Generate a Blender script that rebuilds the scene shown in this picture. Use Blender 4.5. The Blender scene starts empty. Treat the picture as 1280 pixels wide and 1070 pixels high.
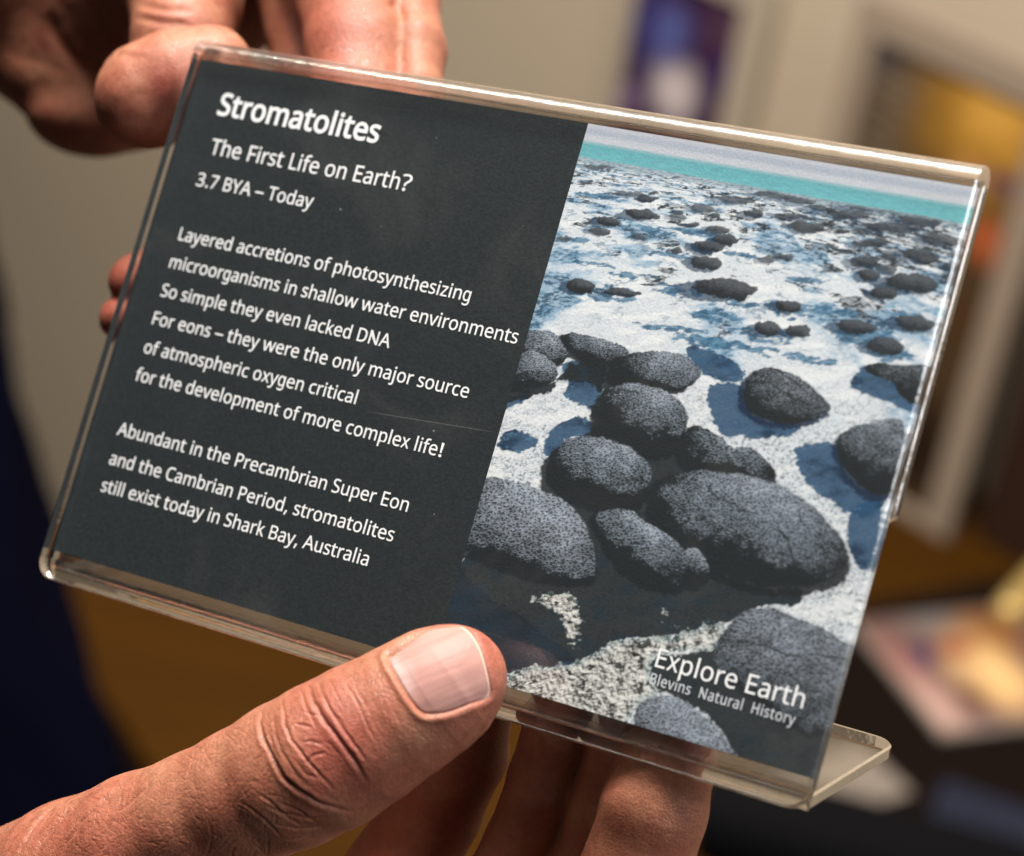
import bpy, bmesh, math, random, json
import numpy as np
from mathutils import Matrix, Vector

# ------------------------------------------------------------------ camera, world, lamps, exposure
scene = bpy.context.scene
COL = scene.collection
FPX, PW, PH = 3000.0, 1280.0, 1070.0            # focal length and frame in photo pixels
PITCH, ROLL = math.radians(30), math.radians(10)
_fw = Vector((0, math.cos(PITCH), -math.sin(PITCH)))
_up = Vector((0, math.sin(PITCH), math.cos(PITCH)))
_rt = Vector((1, 0, 0))
_U = math.cos(ROLL) * _up - math.sin(ROLL) * _rt
_X = math.cos(ROLL) * _rt + math.sin(ROLL) * _up
CAM_POS = Vector((0, 0, 1.95))
CAM_M = Matrix((( _X.x, _U.x, -_fw.x, CAM_POS.x), (_X.y, _U.y, -_fw.y, CAM_POS.y), (_X.z, _U.z, -_fw.z, CAM_POS.z), (0, 0, 0, 1)))
cd = bpy.data.cameras.new('camera')
cam = bpy.data.objects.new('camera', cd); COL.objects.link(cam)
cam.matrix_world = CAM_M
cd.sensor_width = 36.0; cd.sensor_fit = 'HORIZONTAL'
cd.lens = 36.0 * FPX / PW
cd.clip_start = 0.02; cd.clip_end = 60
cd.dof.use_dof = True; cd.dof.focus_distance = 0.339; cd.dof.aperture_fstop = cd.lens / 1000 / 0.0056
cd.dof.aperture_blades = 0
scene.camera = cam

world = bpy.data.worlds.new('World'); scene.world = world; world.use_nodes = True
bg = world.node_tree.nodes['Background']
bg.inputs[0].default_value = (0.80, 0.86, 0.95, 1); bg.inputs[1].default_value = 0.028

def area(name, loc, target, size, power, color):
    l = bpy.data.lights.new(name, 'AREA'); l.shape = 'RECTANGLE'; l.size, l.size_y = size
    l.energy = power; l.color = color
    o = bpy.data.objects.new(name, l); COL.objects.link(o)
    d = Vector(target) - Vector(loc)
    o.matrix_world = Matrix.Translation(loc) @ d.to_track_quat('-Z', 'Y').to_matrix().to_4x4()
    return o
area('ceiling_light', (-0.20, 0.62, 3.28), (0, 0.33, 1.75), (0.7, 0.5), 80, (1.0, 0.945, 0.89))
area('fill_light', (1.0, -0.24, 2.56), (0, 0.33, 1.75), (0.55, 0.55), 12.5, (0.93, 0.96, 1.0))  # added fill lamp from the right, no window behind it
area('wall_fill_light', (-0.45, 0.85, 2.9), (-0.35, 2.3, 1.9), (0.9, 0.4), 46, (1.0, 0.86, 0.70))  # added lamp that only brightens the wall behind

scene.view_settings.view_transform = 'Standard'; scene.view_settings.look = 'None'
scene.view_settings.exposure = 0.0; scene.view_settings.gamma = 1.0
scene.view_settings.use_curve_mapping = False
scene.render.engine = 'CYCLES'
cy = scene.cycles
cy.use_denoising = True; cy.max_bounces = 14; cy.transparent_max_bounces = 24; cy.transmission_bounces = 10
cy.glossy_bounces = 6; cy.caustics_reflective = True; cy.caustics_refractive = True; cy.sample_clamp_indirect = 4.0

# ------------------------------------------------------------------ frames of reference
# the sign holder has a frame of its own, in millimetres: x along its width, y up its face, z out of its face
R_H = np.array([[0.8524400463702804, 0.2757913363843715, -0.4441678805581923],
                [-0.20459089373049544, 0.9577680754185895, 0.20204672704977863],
                [0.48113255299012053, -0.08136001772549613, 0.8728642586158032]])
T_H = np.array([-73.52776904436288, -22.54654596035865, -368.8395622991616])
HOLD_M = CAM_M @ Matrix(((*R_H[0], T_H[0] / 1000), (*R_H[1], T_H[1] / 1000), (*R_H[2], T_H[2] / 1000), (0, 0, 0, 1)))
TO_CAM = R_H.T @ np.array([0, 0, 1.0])           # direction to the photographer, in the holder's frame
def L(px, py, z=0.0):
    """a point of the holder's frame that lies z mm in front of its face"""
    d = np.array([(px - PW / 2) / FPX, (PH / 2 - py) / FPX, -1.0])
    n = R_H[:, 2]; p0 = T_H + n * z
    return R_H.T @ ((n @ p0) / (n @ d) * d - T_H)
def to_px(P):
    q = np.asarray(P) @ R_H.T + T_H
    return np.stack([PW / 2 + FPX * q[..., 0] / -q[..., 2], PH / 2 - FPX * q[..., 1] / -q[..., 2]], -1)
def px_mm(P):                                     # photo pixels per mm at a point
    q = np.asarray(P) @ R_H.T + T_H
    return FPX / -q[..., 2]
def W(px, py, d):                                 # world point at depth d metres along the view
    return CAM_M @ Vector(((px - PW / 2) / FPX * d, (PH / 2 - py) / FPX * d, -d))

# ------------------------------------------------------------------ object helpers
def tag(o, label=None, cat=None, group=None, kind=None):
    if label: o['label'] = label
    if cat: o['category'] = cat
    if group: o['group'] = group
    if kind: o['kind'] = kind
    return o
def link_mesh(name, verts, faces, mats=(), parent=None, smooth=True, mat_idx=None):
    me = bpy.data.meshes.new(name)
    me.from_pydata([tuple(v) for v in verts], [], [tuple(f) for f in faces]) if not isinstance(verts, np.ndarray) or len(verts) < 3000 else big_mesh(me, verts, faces)
    for m in mats: me.materials.append(m)
    me.polygons.foreach_set('use_smooth', np.full(len(me.polygons), smooth))
    if mat_idx is not None: me.polygons.foreach_set('material_index', np.asarray(mat_idx, dtype=np.int32))
    me.update()
    o = bpy.data.objects.new(name, me); COL.objects.link(o)
    if parent: o.parent = parent
    return o
def big_mesh(me, v, f):
    f = np.asarray(f, dtype=np.int32); n = len(f); k = f.shape[1]
    me.vertices.add(len(v)); me.vertices.foreach_set('co', np.asarray(v, dtype=np.float32).ravel())
    me.loops.add(n * k); me.loops.foreach_set('vertex_index', f.ravel())
    me.polygons.add(n); me.polygons.foreach_set('loop_start', np.arange(0, n * k, k, dtype=np.int32))
    me.update(calc_edges=True); me.validate()
def from_bm(name, bm, mats=(), parent=None, smooth=False):
    me = bpy.data.meshes.new(name); bm.to_mesh(me); bm.free()
    for m in mats: me.materials.append(m)
    if smooth: me.polygons.foreach_set('use_smooth', np.full(len(me.polygons), True))
    o = bpy.data.objects.new(name, me); COL.objects.link(o)
    if parent: o.parent = parent
    return o
def empty(name, M=None):
    o = bpy.data.objects.new(name, None); COL.objects.link(o); o.empty_display_size = 0.02
    if M is not None: o.matrix_world = M
    return o
def box_bm(sx, sy, sz, loc=(0, 0, 0), bevel=0.0, bm=None):
    bm = bm or bmesh.new()
    r = bmesh.ops.create_cube(bm, size=1.0)
    for v in r['verts']:
        v.co = Vector((v.co.x * sx + loc[0], v.co.y * sy + loc[1], v.co.z * sz + loc[2]))
    if bevel:
        es = list({e for v in r['verts'] for e in v.link_edges})
        bmesh.ops.bevel(bm, geom=es, offset=bevel, segments=3, affect='EDGES', profile=0.6)
    return bm

# ------------------------------------------------------------------ material helpers
def mat(name):
    m = bpy.data.materials.new(name); m.use_nodes = True
    nt = m.node_tree; nt.nodes.clear()
    out = nt.nodes.new('ShaderNodeOutputMaterial')
    return m, nt, out
def N(nt, t, **kw):
    n = nt.nodes.new(t)
    for k, v in kw.items():
        if k.startswith('i_'):
            key = k[2:]; key = int(key) if key.isdigit() else key.replace('_', ' ')
            n.inputs[key].default_value = v
        else: setattr(n, k, v)
    return n
def principled(name, color, rough=0.5, spec=0.5, noise=None, bump=None, **kw):
    m, nt, out = mat(name)
    b = N(nt, 'ShaderNodeBsdfPrincipled'); nt.links.new(b.outputs[0], out.inputs[0])
    b.inputs['Base Color'].default_value = (*color, 1); b.inputs['Roughness'].default_value = rough
    b.inputs['Specular IOR Level'].default_value = spec
    for k, v in kw.items(): b.inputs[k.replace('_', ' ')].default_value = v
    tc = N(nt, 'ShaderNodeTexCoord')
    if noise:
        sc, amt = noise
        n = N(nt, 'ShaderNodeTexNoise', i_Scale=sc, i_Detail=6.0, i_Roughness=0.6); nt.links.new(tc.outputs['Object'], n.inputs['Vector'])
        mx = N(nt, 'ShaderNodeMix', data_type='RGBA'); mx.inputs[6].default_value = (*[c * (1 - amt) for c in color], 1); mx.inputs[7].default_value = (*[min(1, c * (1 + amt)) for c in color], 1)
        nt.links.new(n.outputs[0], mx.inputs[0]); nt.links.new(mx.outputs[2], b.inputs['Base Color'])
    if bump:
        sc, st, ds = bump
        n = N(nt, 'ShaderNodeTexNoise', i_Scale=sc, i_Detail=5.0); nt.links.new(tc.outputs['Object'], n.inputs['Vector'])
        bp = N(nt, 'ShaderNodeBump', i_Strength=st, i_Distance=ds); nt.links.new(n.outputs[0], bp.inputs['Height']); nt.links.new(bp.outputs[0], b.inputs['Normal'])
    return m
def blob_print(name, base, blobs, rough=0.35):
    """printed artwork as soft patches of ink on the board's own x, z axes (metres)"""
    m, nt, out = mat(name)
    b = N(nt, 'ShaderNodeBsdfPrincipled', i_Roughness=rough); nt.links.new(b.outputs[0], out.inputs[0])
    tc = N(nt, 'ShaderNodeTexCoord')
    wn = N(nt, 'ShaderNodeTexNoise', i_Scale=30.0, i_Detail=3.0); nt.links.new(tc.outputs['Object'], wn.inputs['Vector'])
    wa = N(nt, 'ShaderNodeMix', data_type='RGBA', blend_type='LINEAR_LIGHT'); wa.inputs[0].default_value = 0.02
    nt.links.new(tc.outputs['Object'], wa.inputs[6]); nt.links.new(wn.outputs['Color'], wa.inputs[7])
    prev = None
    for (x, y, rx, ry, col) in blobs:
        mp = N(nt, 'ShaderNodeMapping', vector_type='TEXTURE'); mp.inputs['Location'].default_value = (x, 0, y); mp.inputs['Scale'].default_value = (rx, 1000, ry)
        nt.links.new(wa.outputs[2], mp.inputs['Vector'])
        ln = N(nt, 'ShaderNodeVectorMath', operation='LENGTH'); nt.links.new(mp.outputs[0], ln.inputs[0])
        mr = N(nt, 'ShaderNodeMapRange', interpolation_type='SMOOTHSTEP'); mr.inputs[1].default_value = 1.0; mr.inputs[2].default_value = 0.05
        nt.links.new(ln.outputs['Value'], mr.inputs[0])
        mx = N(nt, 'ShaderNodeMix', data_type='RGBA'); mx.inputs[7].default_value = (*col, 1)
        nt.links.new(mr.outputs[0], mx.inputs[0])
        if prev is None: mx.inputs[6].default_value = (*base, 1)
        else: nt.links.new(prev, mx.inputs[6])
        prev = mx.outputs[2]
    nt.links.new(prev, b.inputs['Base Color'])
    return m

# ------------------------------------------------------------------ the place behind: wall, table, boards, leaflet
YAW = math.radians(40)
HDIR = Vector((math.cos(YAW), -math.sin(YAW), 0))       # along the wall, to the right and nearer
NDIR = Vector((-math.sin(YAW), -math.cos(YAW), 0))      # out of the wall towards the room
def wall_frame(p):                                       # object matrix: x along the wall, y into the wall, z up
    return Matrix(((HDIR.x, -NDIR.x, 0, p.x), (HDIR.y, -NDIR.y, 0, p.y), (0, 0, 1, p.z), (0, 0, 0, 1)))
def on_plane(px, py, p0, n):
    d = W(px, py, 1.0) - CAM_POS
    return CAM_POS + d * ((p0 - CAM_POS).dot(n) / d.dot(n))
def on_wall(px, py, off=0.0): return on_plane(px, py, wallP + NDIR * off, NDIR)
def on_table(px, py, h=0.0): return on_plane(px, py, Vector((0, 0, TZ + h)), Vector((0, 0, 1)))
tableP = W(1170, 735, 2.02)
TZ = tableP.z
wallP = W(1100, 45, 2.0) - NDIR * 0.10
wall_m = principled('wall_paint', (0.43, 0.36, 0.27), 0.9, 0.2, noise=(3.0, 0.06), bump=(220, 0.15, 0.001))
o = from_bm('wall', box_bm(7.0, 0.1, 3.2, (0, 0.05, 0)), (wall_m,)); o.matrix_world = wall_frame(Vector((wallP.x, wallP.y, 1.6)))
tag(o, kind='structure')
floor_m = principled('floor_carpet', (0.05, 0.04, 0.035), 0.95, 0.1, noise=(40, 0.3))
o = from_bm('floor', box_bm(8, 8, 0.05, (0, 1.0, -0.025)), (floor_m,)); tag(o, kind='structure')

# wooden table
wood, nt, out = mat('table_wood')
b = N(nt, 'ShaderNodeBsdfPrincipled', i_Roughness=0.6); b.inputs['Specular IOR Level'].default_value = 0.08; nt.links.new(b.outputs[0], out.inputs[0])
tc = N(nt, 'ShaderNodeTexCoord'); mp = N(nt, 'ShaderNodeMapping'); mp.inputs['Scale'].default_value = (1.5, 22, 22)
nt.links.new(tc.outputs['Object'], mp.inputs[0])
nz = N(nt, 'ShaderNodeTexNoise', i_Scale=2.0, i_Detail=8.0, i_Distortion=0.6); nt.links.new(mp.outputs[0], nz.inputs['Vector'])
cr = N(nt, 'ShaderNodeValToRGB'); cr.color_ramp.elements[0].color = (0.027, 0.0100, 0.0005, 1); cr.color_ramp.elements[1].color = (0.056, 0.0215, 0.0011, 1)
nt.links.new(nz.outputs[0], cr.inputs[0]); nt.links.new(cr.outputs[0], b.inputs['Base Color'])
def prism(pts, z0, z1, bevel=0.0):
    """a slab over a convex outline of world points, from z0 up to z1"""
    bm = bmesh.new()
    lo = [bm.verts.new((p.x, p.y, z0)) for p in pts]; hi = [bm.verts.new((p.x, p.y, z1)) for p in pts]
    bm.faces.new(lo[::-1]); bm.faces.new(hi)
    for k in range(len(pts)): bm.faces.new((lo[k], lo[(k + 1) % len(pts)], hi[(k + 1) % len(pts)], hi[k]))
    bmesh.ops.recalc_face_normals(bm, faces=bm.faces)
    if bevel: bmesh.ops.bevel(bm, geom=list(bm.edges), offset=bevel, segments=2, affect='EDGES', profile=0.6)
    return bm
A_ = on_table(20, 705); dirb = (on_table(1000, 525) - A_).normalized()
wp = wallP + NDIR * 0.004
B_ = A_ + dirb * ((wp - A_).dot(NDIR) / dirb.dot(NDIR))
C_ = B_ + HDIR * 1.1
back = Vector((-dirb.y, dirb.x, 0)); back = back if back.y < 0 else -back
D_ = C_ + NDIR * 0.75; E_ = A_ + back * 0.42
tabpts = [A_, B_, C_, D_, E_]
table = empty('table', Matrix.Translation((A_.x, A_.y, 0)))
tag(table, 'brown wooden table behind the hands, with boards and leaflets on it', 'table')
inv = Vector((A_.x, A_.y, 0))
from_bm('tabletop', prism([p - inv for p in tabpts], TZ - 0.03, TZ, 0.003), (wood,), table)
cen = sum((p for p in tabpts), Vector()) / 5
for p in (A_, B_, C_, D_, E_):
    q = p + (cen - p).normalized() * 0.07 - inv
    from_bm('leg', box_bm(0.045, 0.045, TZ - 0.031, (q.x, q.y, (TZ - 0.031) / 2), 0.004), (wood,), table)

mat_board = principled('mat_board', (0.36, 0.305, 0.235), 0.85, 0.2, bump=(300, 0.1, 0.0005))
tan_board = principled('tan_mat_board', (0.26, 0.205, 0.155), 0.85, 0.2, bump=(300, 0.1, 0.0005))
grey_mat = principled('grey_mat_board', (0.22, 0.185, 0.15), 0.85, 0.2, bump=(300, 0.1, 0.0005))
def board(name, label, cat, p, w, h, border, pic_mat, frame_m, tilt=0.0):
    """a framed print: p = top left corner of the picture inside its border"""
    M = wall_frame(p) @ Matrix.Rotation(tilt, 4, 'X')
    e = empty(name, M); tag(e, label, cat)
    bm = bmesh.new()
    bl, bt, br, bb = border
    T = 0.012
    for (x0, x1, z0, z1) in ((-bl, 0, -h - bb, bt), (w, w + br, -h - bb, bt), (0.0, w, 0, bt), (0.0, w, -h - bb, -h)):
        box_bm(x1 - x0, T, z1 - z0, ((x0 + x1) / 2, 0, (z0 + z1) / 2), 0.0008, bm)
    from_bm('frame', bm, (frame_m,), e)
    from_bm('print', box_bm(w + .002, 0.003, h + .002, (w / 2, 0.001, -h / 2)), (pic_mat,), e)
    from_bm('backing', box_bm(w + bl + br - .004, 0.003, h + bt + bb - .004, ((w + br - bl) / 2, 0.0078, (-h + bt - bb) / 2)), (grey_mat,), e)
    return e
def px_blobs(M, plane, rows):
    """ink patches measured on the photo: (px, py, radius x, radius y in pixels, colour) to the print's own x, z"""
    inv = M.inverted(); out = []
    for (px, py, rx, ry, c) in rows:
        a = inv @ plane(px, py); b1 = inv @ plane(px + rx, py); b2 = inv @ plane(px, py + ry)
        out.append((a.x, a.z, math.hypot(b1.x - a.x, b1.z - a.z), math.hypot(b2.x - a.x, b2.z - a.z), c))
    return out
p1 = on_wall(806, -52, 0.012); M1 = wall_frame(p1)
art1 = blob_print('print_ink_violet', (0.035, 0.014, 0.05), px_blobs(M1, lambda x, y: on_wall(x, y, 0.012), [
    (800, 20, 70, 90, (0.035, 0.03, 0.13)), (905, 40, 50, 60, (0.075, 0.035, 0.06)), (838, 40, 34, 60, (0.10, 0.12, 0.34)),
    (842, 115, 46, 60, (0.66, 0.58, 0.58)), (905, 95, 28, 40, (0.03, 0.014, 0.10)), (780, 120, 36, 30, (0.20, 0.13, 0.24)), (910, 150, 24, 30, (0.12, 0.04, 0.07))]))
board('framed_print', 'small violet and blue framed print with pale flame shape, on the wall',
      'picture', p1, 0.128, 0.24, (0.022, 0.03, 0.034, 0.033), art1, mat_board)
p2 = W(1100, 45, 2.0); M2 = wall_frame(p2)
rows2 = [(1110, 60, 120, 60, (0.050, 0.045, 0.045)), (1240, 160, 160, 150, (0.38, 0.19, 0.025)), (1250, 145, 80, 70, (0.56, 0.30, 0.06)), (1215, 215, 34, 28, (0.44, 0.22, 0.07)),
         (1262, 232, 52, 30, (0.06, 0.022, 0.085)), (1228, 300, 44, 40, (0.42, 0.10, 0.03)), (1200, 400, 120, 60, (0.065, 0.032, 0.014)), (1150, 560, 130, 110, (0.016, 0.009, 0.006)), (1250, 450, 60, 70, (0.018, 0.010, 0.007))]
for k in range(9): rows2.append((1120 - 4 * k, 90 + 15 * k, 60, 7, (0.17, 0.135, 0.10)))                # faint lines of small print
art2 = blob_print('print_ink_amber', (0.06, 0.036, 0.018), px_blobs(M2, lambda x, y: on_plane(x, y, p2, NDIR), rows2))
board('framed_board', 'tall dark board with a golden glow and beige border, standing behind the holder', 'display board',
      p2, 0.165, 0.385, (0.024, 0.030, 0.026, 0.030), art2, tan_board)
# a dark block added to darken the right of the board, and what lies on the table
dark_block_m = principled('dark_block_brown', (0.022, 0.009, 0.005), 0.6, 0.3, noise=(30, 0.3), bump=(500, 0.2, 0.0006))
p = on_table(1330, 700)
o = from_bm('dark_block', box_bm(0.14, 0.08, 0.24, (0, 0, 0.12), 0.006), (dark_block_m,)); o.matrix_world = wall_frame(Vector((p.x, p.y, TZ)))
tag(o, 'added dark brown block that darkens the right edge, beside the golden display board', 'dark block')

def flat_frame(c0, c1, c3, h):
    """x along c0-c1, z along c1-c3's side (downwards negative), y out of the table"""
    x = (c1 - c0).normalized(); up = Vector((0, 0, 1)); z = x.cross(-up).normalized()
    return Matrix(((x.x, up.x, z.x, c0.x), (x.y, up.y, z.y, c0.y), (x.z, up.z, z.z, TZ + h), (0, 0, 0, 1)))
paper_m = principled('white_paper', (0.20, 0.17, 0.145), 0.7, 0.3, noise=(60, 0.05))
c0, c1 = on_table(1068, 786), on_table(1290, 762)
M = flat_frame(c0, c1, c0, 0.002)
ink = blob_print('print_ink_planet', (0.14, 0.08, 0.07), px_blobs(M, on_table, [
    (1105, 850, 70, 80, (0.36, 0.15, 0.13)), (1165, 780, 70, 30, (0.15, 0.135, 0.135)), (1150, 900, 90, 70, (0.52, 0.34, 0.29)), (1235, 800, 70, 50, (0.22, 0.09, 0.02)),
    (1240, 850, 76, 70, (0.78, 0.50, 0.22)), (1190, 818, 36, 14, (0.26, 0.06, 0.03)), (1150, 828, 24, 22, (0.02, 0.014, 0.09)), (1213, 884, 34, 25, (0.06, 0.012, 0.003)),
    (1262, 935, 46, 34, (0.045, 0.02, 0.09)), (1180, 960, 60, 40, (0.36, 0.26, 0.24))]))
leaf = empty('leaflet', M); tag(leaf, 'colourful leaflet with pink and gold planet artwork lying on the table at right', 'leaflet')
from_bm('pages', box_bm(0.186, 0.004, 0.150, (0.089, 0.002, -0.073), 0.0006), (paper_m,), leaf)
from_bm('cover_print', box_bm(0.178, 0.0005, 0.142, (0.090, 0.0044, -0.0715)), (ink,), leaf)

c0, c1 = on_table(905, 985), on_table(1090, 930)
o = from_bm('paper_sheet', box_bm(0.13, 0.0012, 0.06, (0.065, 0.0006, -0.03)), (paper_m,)); o.matrix_world = flat_frame(c0, c1, c0, 0.002)
tag(o, 'blank pale paper on the table below the holder foot', 'paper')

shade_sheet_m = principled('shade_sheet_black', (0.007, 0.004, 0.003), 0.95, 0.05, noise=(60, 0.3), bump=(900, 0.3, 0.0005))  # black sheet added over the wood, its colour stands in for shade
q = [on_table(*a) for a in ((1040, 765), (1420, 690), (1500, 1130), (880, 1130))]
o = from_bm('shade_sheet', prism(q, TZ + 0.0002, TZ + 0.0016), (shade_sheet_m,)); tag(o, 'added flat black sheet standing in for shade on the table under the colourful leaflet', 'shade sheet')

bag_m = principled('black_bag_cloth', (0.004, 0.004, 0.005), 0.95, 0.05, bump=(400, 0.3, 0.0006))
p = on_table(1090, 1105)
bm = box_bm(0.26, 0.07, 0.05, (0, 0, 0.025), 0.018)
o = from_bm('bag', bm, (bag_m,), smooth=True); o.matrix_world = wall_frame(Vector((p.x, p.y, TZ + 0.002))) @ Matrix.Rotation(0.55, 4, 'Z')
tag(o, 'black cloth bag lying on the table at the lower right corner', 'bag')
navy_m = principled('navy_folder_card', (0.006, 0.010, 0.026), 0.5, 0.4, noise=(30, 0.15))
c0, c1 = on_table(1175, 985), on_table(1330, 1040)
o = from_bm('folder', box_bm(0.16, 0.008, 0.05, (0.08, 0.004, -0.025), 0.001), (navy_m,)); o.matrix_world = flat_frame(c0, c1, c0, 0.002)
tag(o, 'narrow navy folder on the table in front of the colourful leaflet', 'folder')
brass_m = principled('brass', (0.60, 0.42, 0.15), 0.38, 0.5, noise=(50, 0.1), Metallic=0.35)
a, b_ = on_table(1262, 765, 0.013), on_table(1330, 690, 0.013)
bm = bmesh.new(); ln = (b_ - a).length
prof = [(0.0, -0.013), (0.006, -0.0116), (0.0105, -0.0078), (0.0125, -0.003), (0.013, 0.0), (0.013, ln - 0.01), (0.0115, ln - 0.004), (0.0085, ln), (0.0, ln)]
rings = [[bm.verts.new((r * math.cos(t), r * math.sin(t), z)) for t in [2 * math.pi * i / 28 for i in range(28)]] for r, z in prof[1:-1]]
t0, t1 = bm.verts.new((0, 0, prof[0][1])), bm.verts.new((0, 0, prof[-1][1]))
for q in range(len(rings) - 1):
    for i in range(28): bm.faces.new((rings[q][i], rings[q][(i + 1) % 28], rings[q + 1][(i + 1) % 28], rings[q + 1][i]))
for i in range(28): bm.faces.new((t0, rings[0][(i + 1) % 28], rings[0][i])); bm.faces.new((t1, rings[-1][i], rings[-1][(i + 1) % 28]))
o = from_bm('brass_rod', bm, (brass_m,), smooth=True)
o.matrix_world = Matrix.Translation(a + Vector((0, 0, 0.002))) @ (b_ - a).to_track_quat('Z', 'Y').to_matrix().to_4x4()
tag(o, 'round-ended golden brass rod lying on the table at the right edge', 'brass rod')

# ------------------------------------------------------------------ dark navy clothing blurred at the left edge
def garment():
    sp = [(-260, 250, 250), (-190, 480, 205), (-130, 640, 190), (-75, 800, 182), (-20, 960, 178), (30, 1120, 180), (70, 1260, 190)]
    rows, V, F = 60, [], []
    pts = [W(x, y, 1.35) for x, y, r in sp]; rad = [r / FPX * 1.35 for *_, r in sp]
    ts = np.linspace(0, len(sp) - 1.001, rows); n = 64
    for t in ts:
        i = int(t); f = t - i; p = pts[i].lerp(pts[i + 1], f); r = rad[i] * (1 - f) + rad[i + 1] * f
        d = (pts[i + 1] - pts[i]).normalized(); a = d.cross(Vector((0, 1, 0))).normalized(); b2 = d.cross(a)
        for k in range(n):
            q = 2 * math.pi * k / n
            fold = 1 + .04 * math.sin(3 * q + t * 1.7) + .03 * math.sin(7 * q - t * 3.1) + .015 * math.sin(11 * q + t * 5)
            V.append(p + (a * math.cos(q) + b2 * math.sin(q) * 0.8) * r * fold)
    for i in range(rows - 1):
        for k in range(n): F.append((i * n + k, i * n + (k + 1) % n, (i + 1) * n + (k + 1) % n, (i + 1) * n + k))
    F.append(tuple(range(n))); F.append(tuple(range(rows * n - 1, rows * n - n - 1, -1)))
    cloth = principled('navy_cloth', (0.0009, 0.0010, 0.0045), 1.0, 0.03, noise=(80, 0.2), bump=(1500, 0.3, 0.0006))
    o = link_mesh('garment', V, F, (cloth,))
    tag(o, 'dark navy clothing, out of focus at the lower left edge in front of the table', 'clothing')
garment()

# ------------------------------------------------------------------ procedural noise (numpy)
def _hash(ix, iy, iz=0, seed=0):
    h = (ix.astype(np.int64) * 374761393 + iy.astype(np.int64) * 668265263 + np.int64(iz) * 2147483647 + seed * 1274126177) if np.isscalar(iz) else \
        (ix.astype(np.int64) * 374761393 + iy.astype(np.int64) * 668265263 + iz.astype(np.int64) * 1103515245 + seed * 1274126177)
    h = (h ^ (h >> 13)) & 0xffffffff; h = (h * 1274126177) & 0xffffffff; h = (h ^ (h >> 16)) & 0xffffffff
    return h / 4294967295.0
def vnoise(x, y, seed=0):
    ix, iy = np.floor(x), np.floor(y); fx, fy = x - ix, y - iy
    fx = fx * fx * (3 - 2 * fx); fy = fy * fy * (3 - 2 * fy)
    a, b = _hash(ix, iy, 0, seed), _hash(ix + 1, iy, 0, seed); c, d = _hash(ix, iy + 1, 0, seed), _hash(ix + 1, iy + 1, 0, seed)
    return (a * (1 - fx) + b * fx) * (1 - fy) + (c * (1 - fx) + d * fx) * fy
def fbm(x, y, o=4, seed=0, g=0.5):
    s = 0; a = 1; t = 0
    for k in range(o): s = s + a * vnoise(x * 2 ** k + 13.7 * k, y * 2 ** k - 7.1 * k, seed + k); t += a; a *= g
    return s / t
def worley(x, y, seed=0):
    ix, iy = np.floor(x), np.floor(y); best = np.full(x.shape, 9.0)
    for dx in (-1, 0, 1):
        for dy in (-1, 0, 1):
            cx, cy_ = ix + dx, iy + dy
            d = (cx + _hash(cx, cy_, 0, seed) - x) ** 2 + (cy_ + _hash(cx, cy_, 0, seed + 5) - y) ** 2
            best = np.minimum(best, d)
    return np.sqrt(best)
def smooth(a, b, x):
    t = np.clip((x - a) / (b - a), 0, 1); return t * t * (3 - 2 * t)
def srgb(r, g, b): return np.array([((c / 255 + 0.055) / 1.055) ** 2.4 if c > 10 else c / 255 / 12.92 for c in (r, g, b)])

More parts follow.
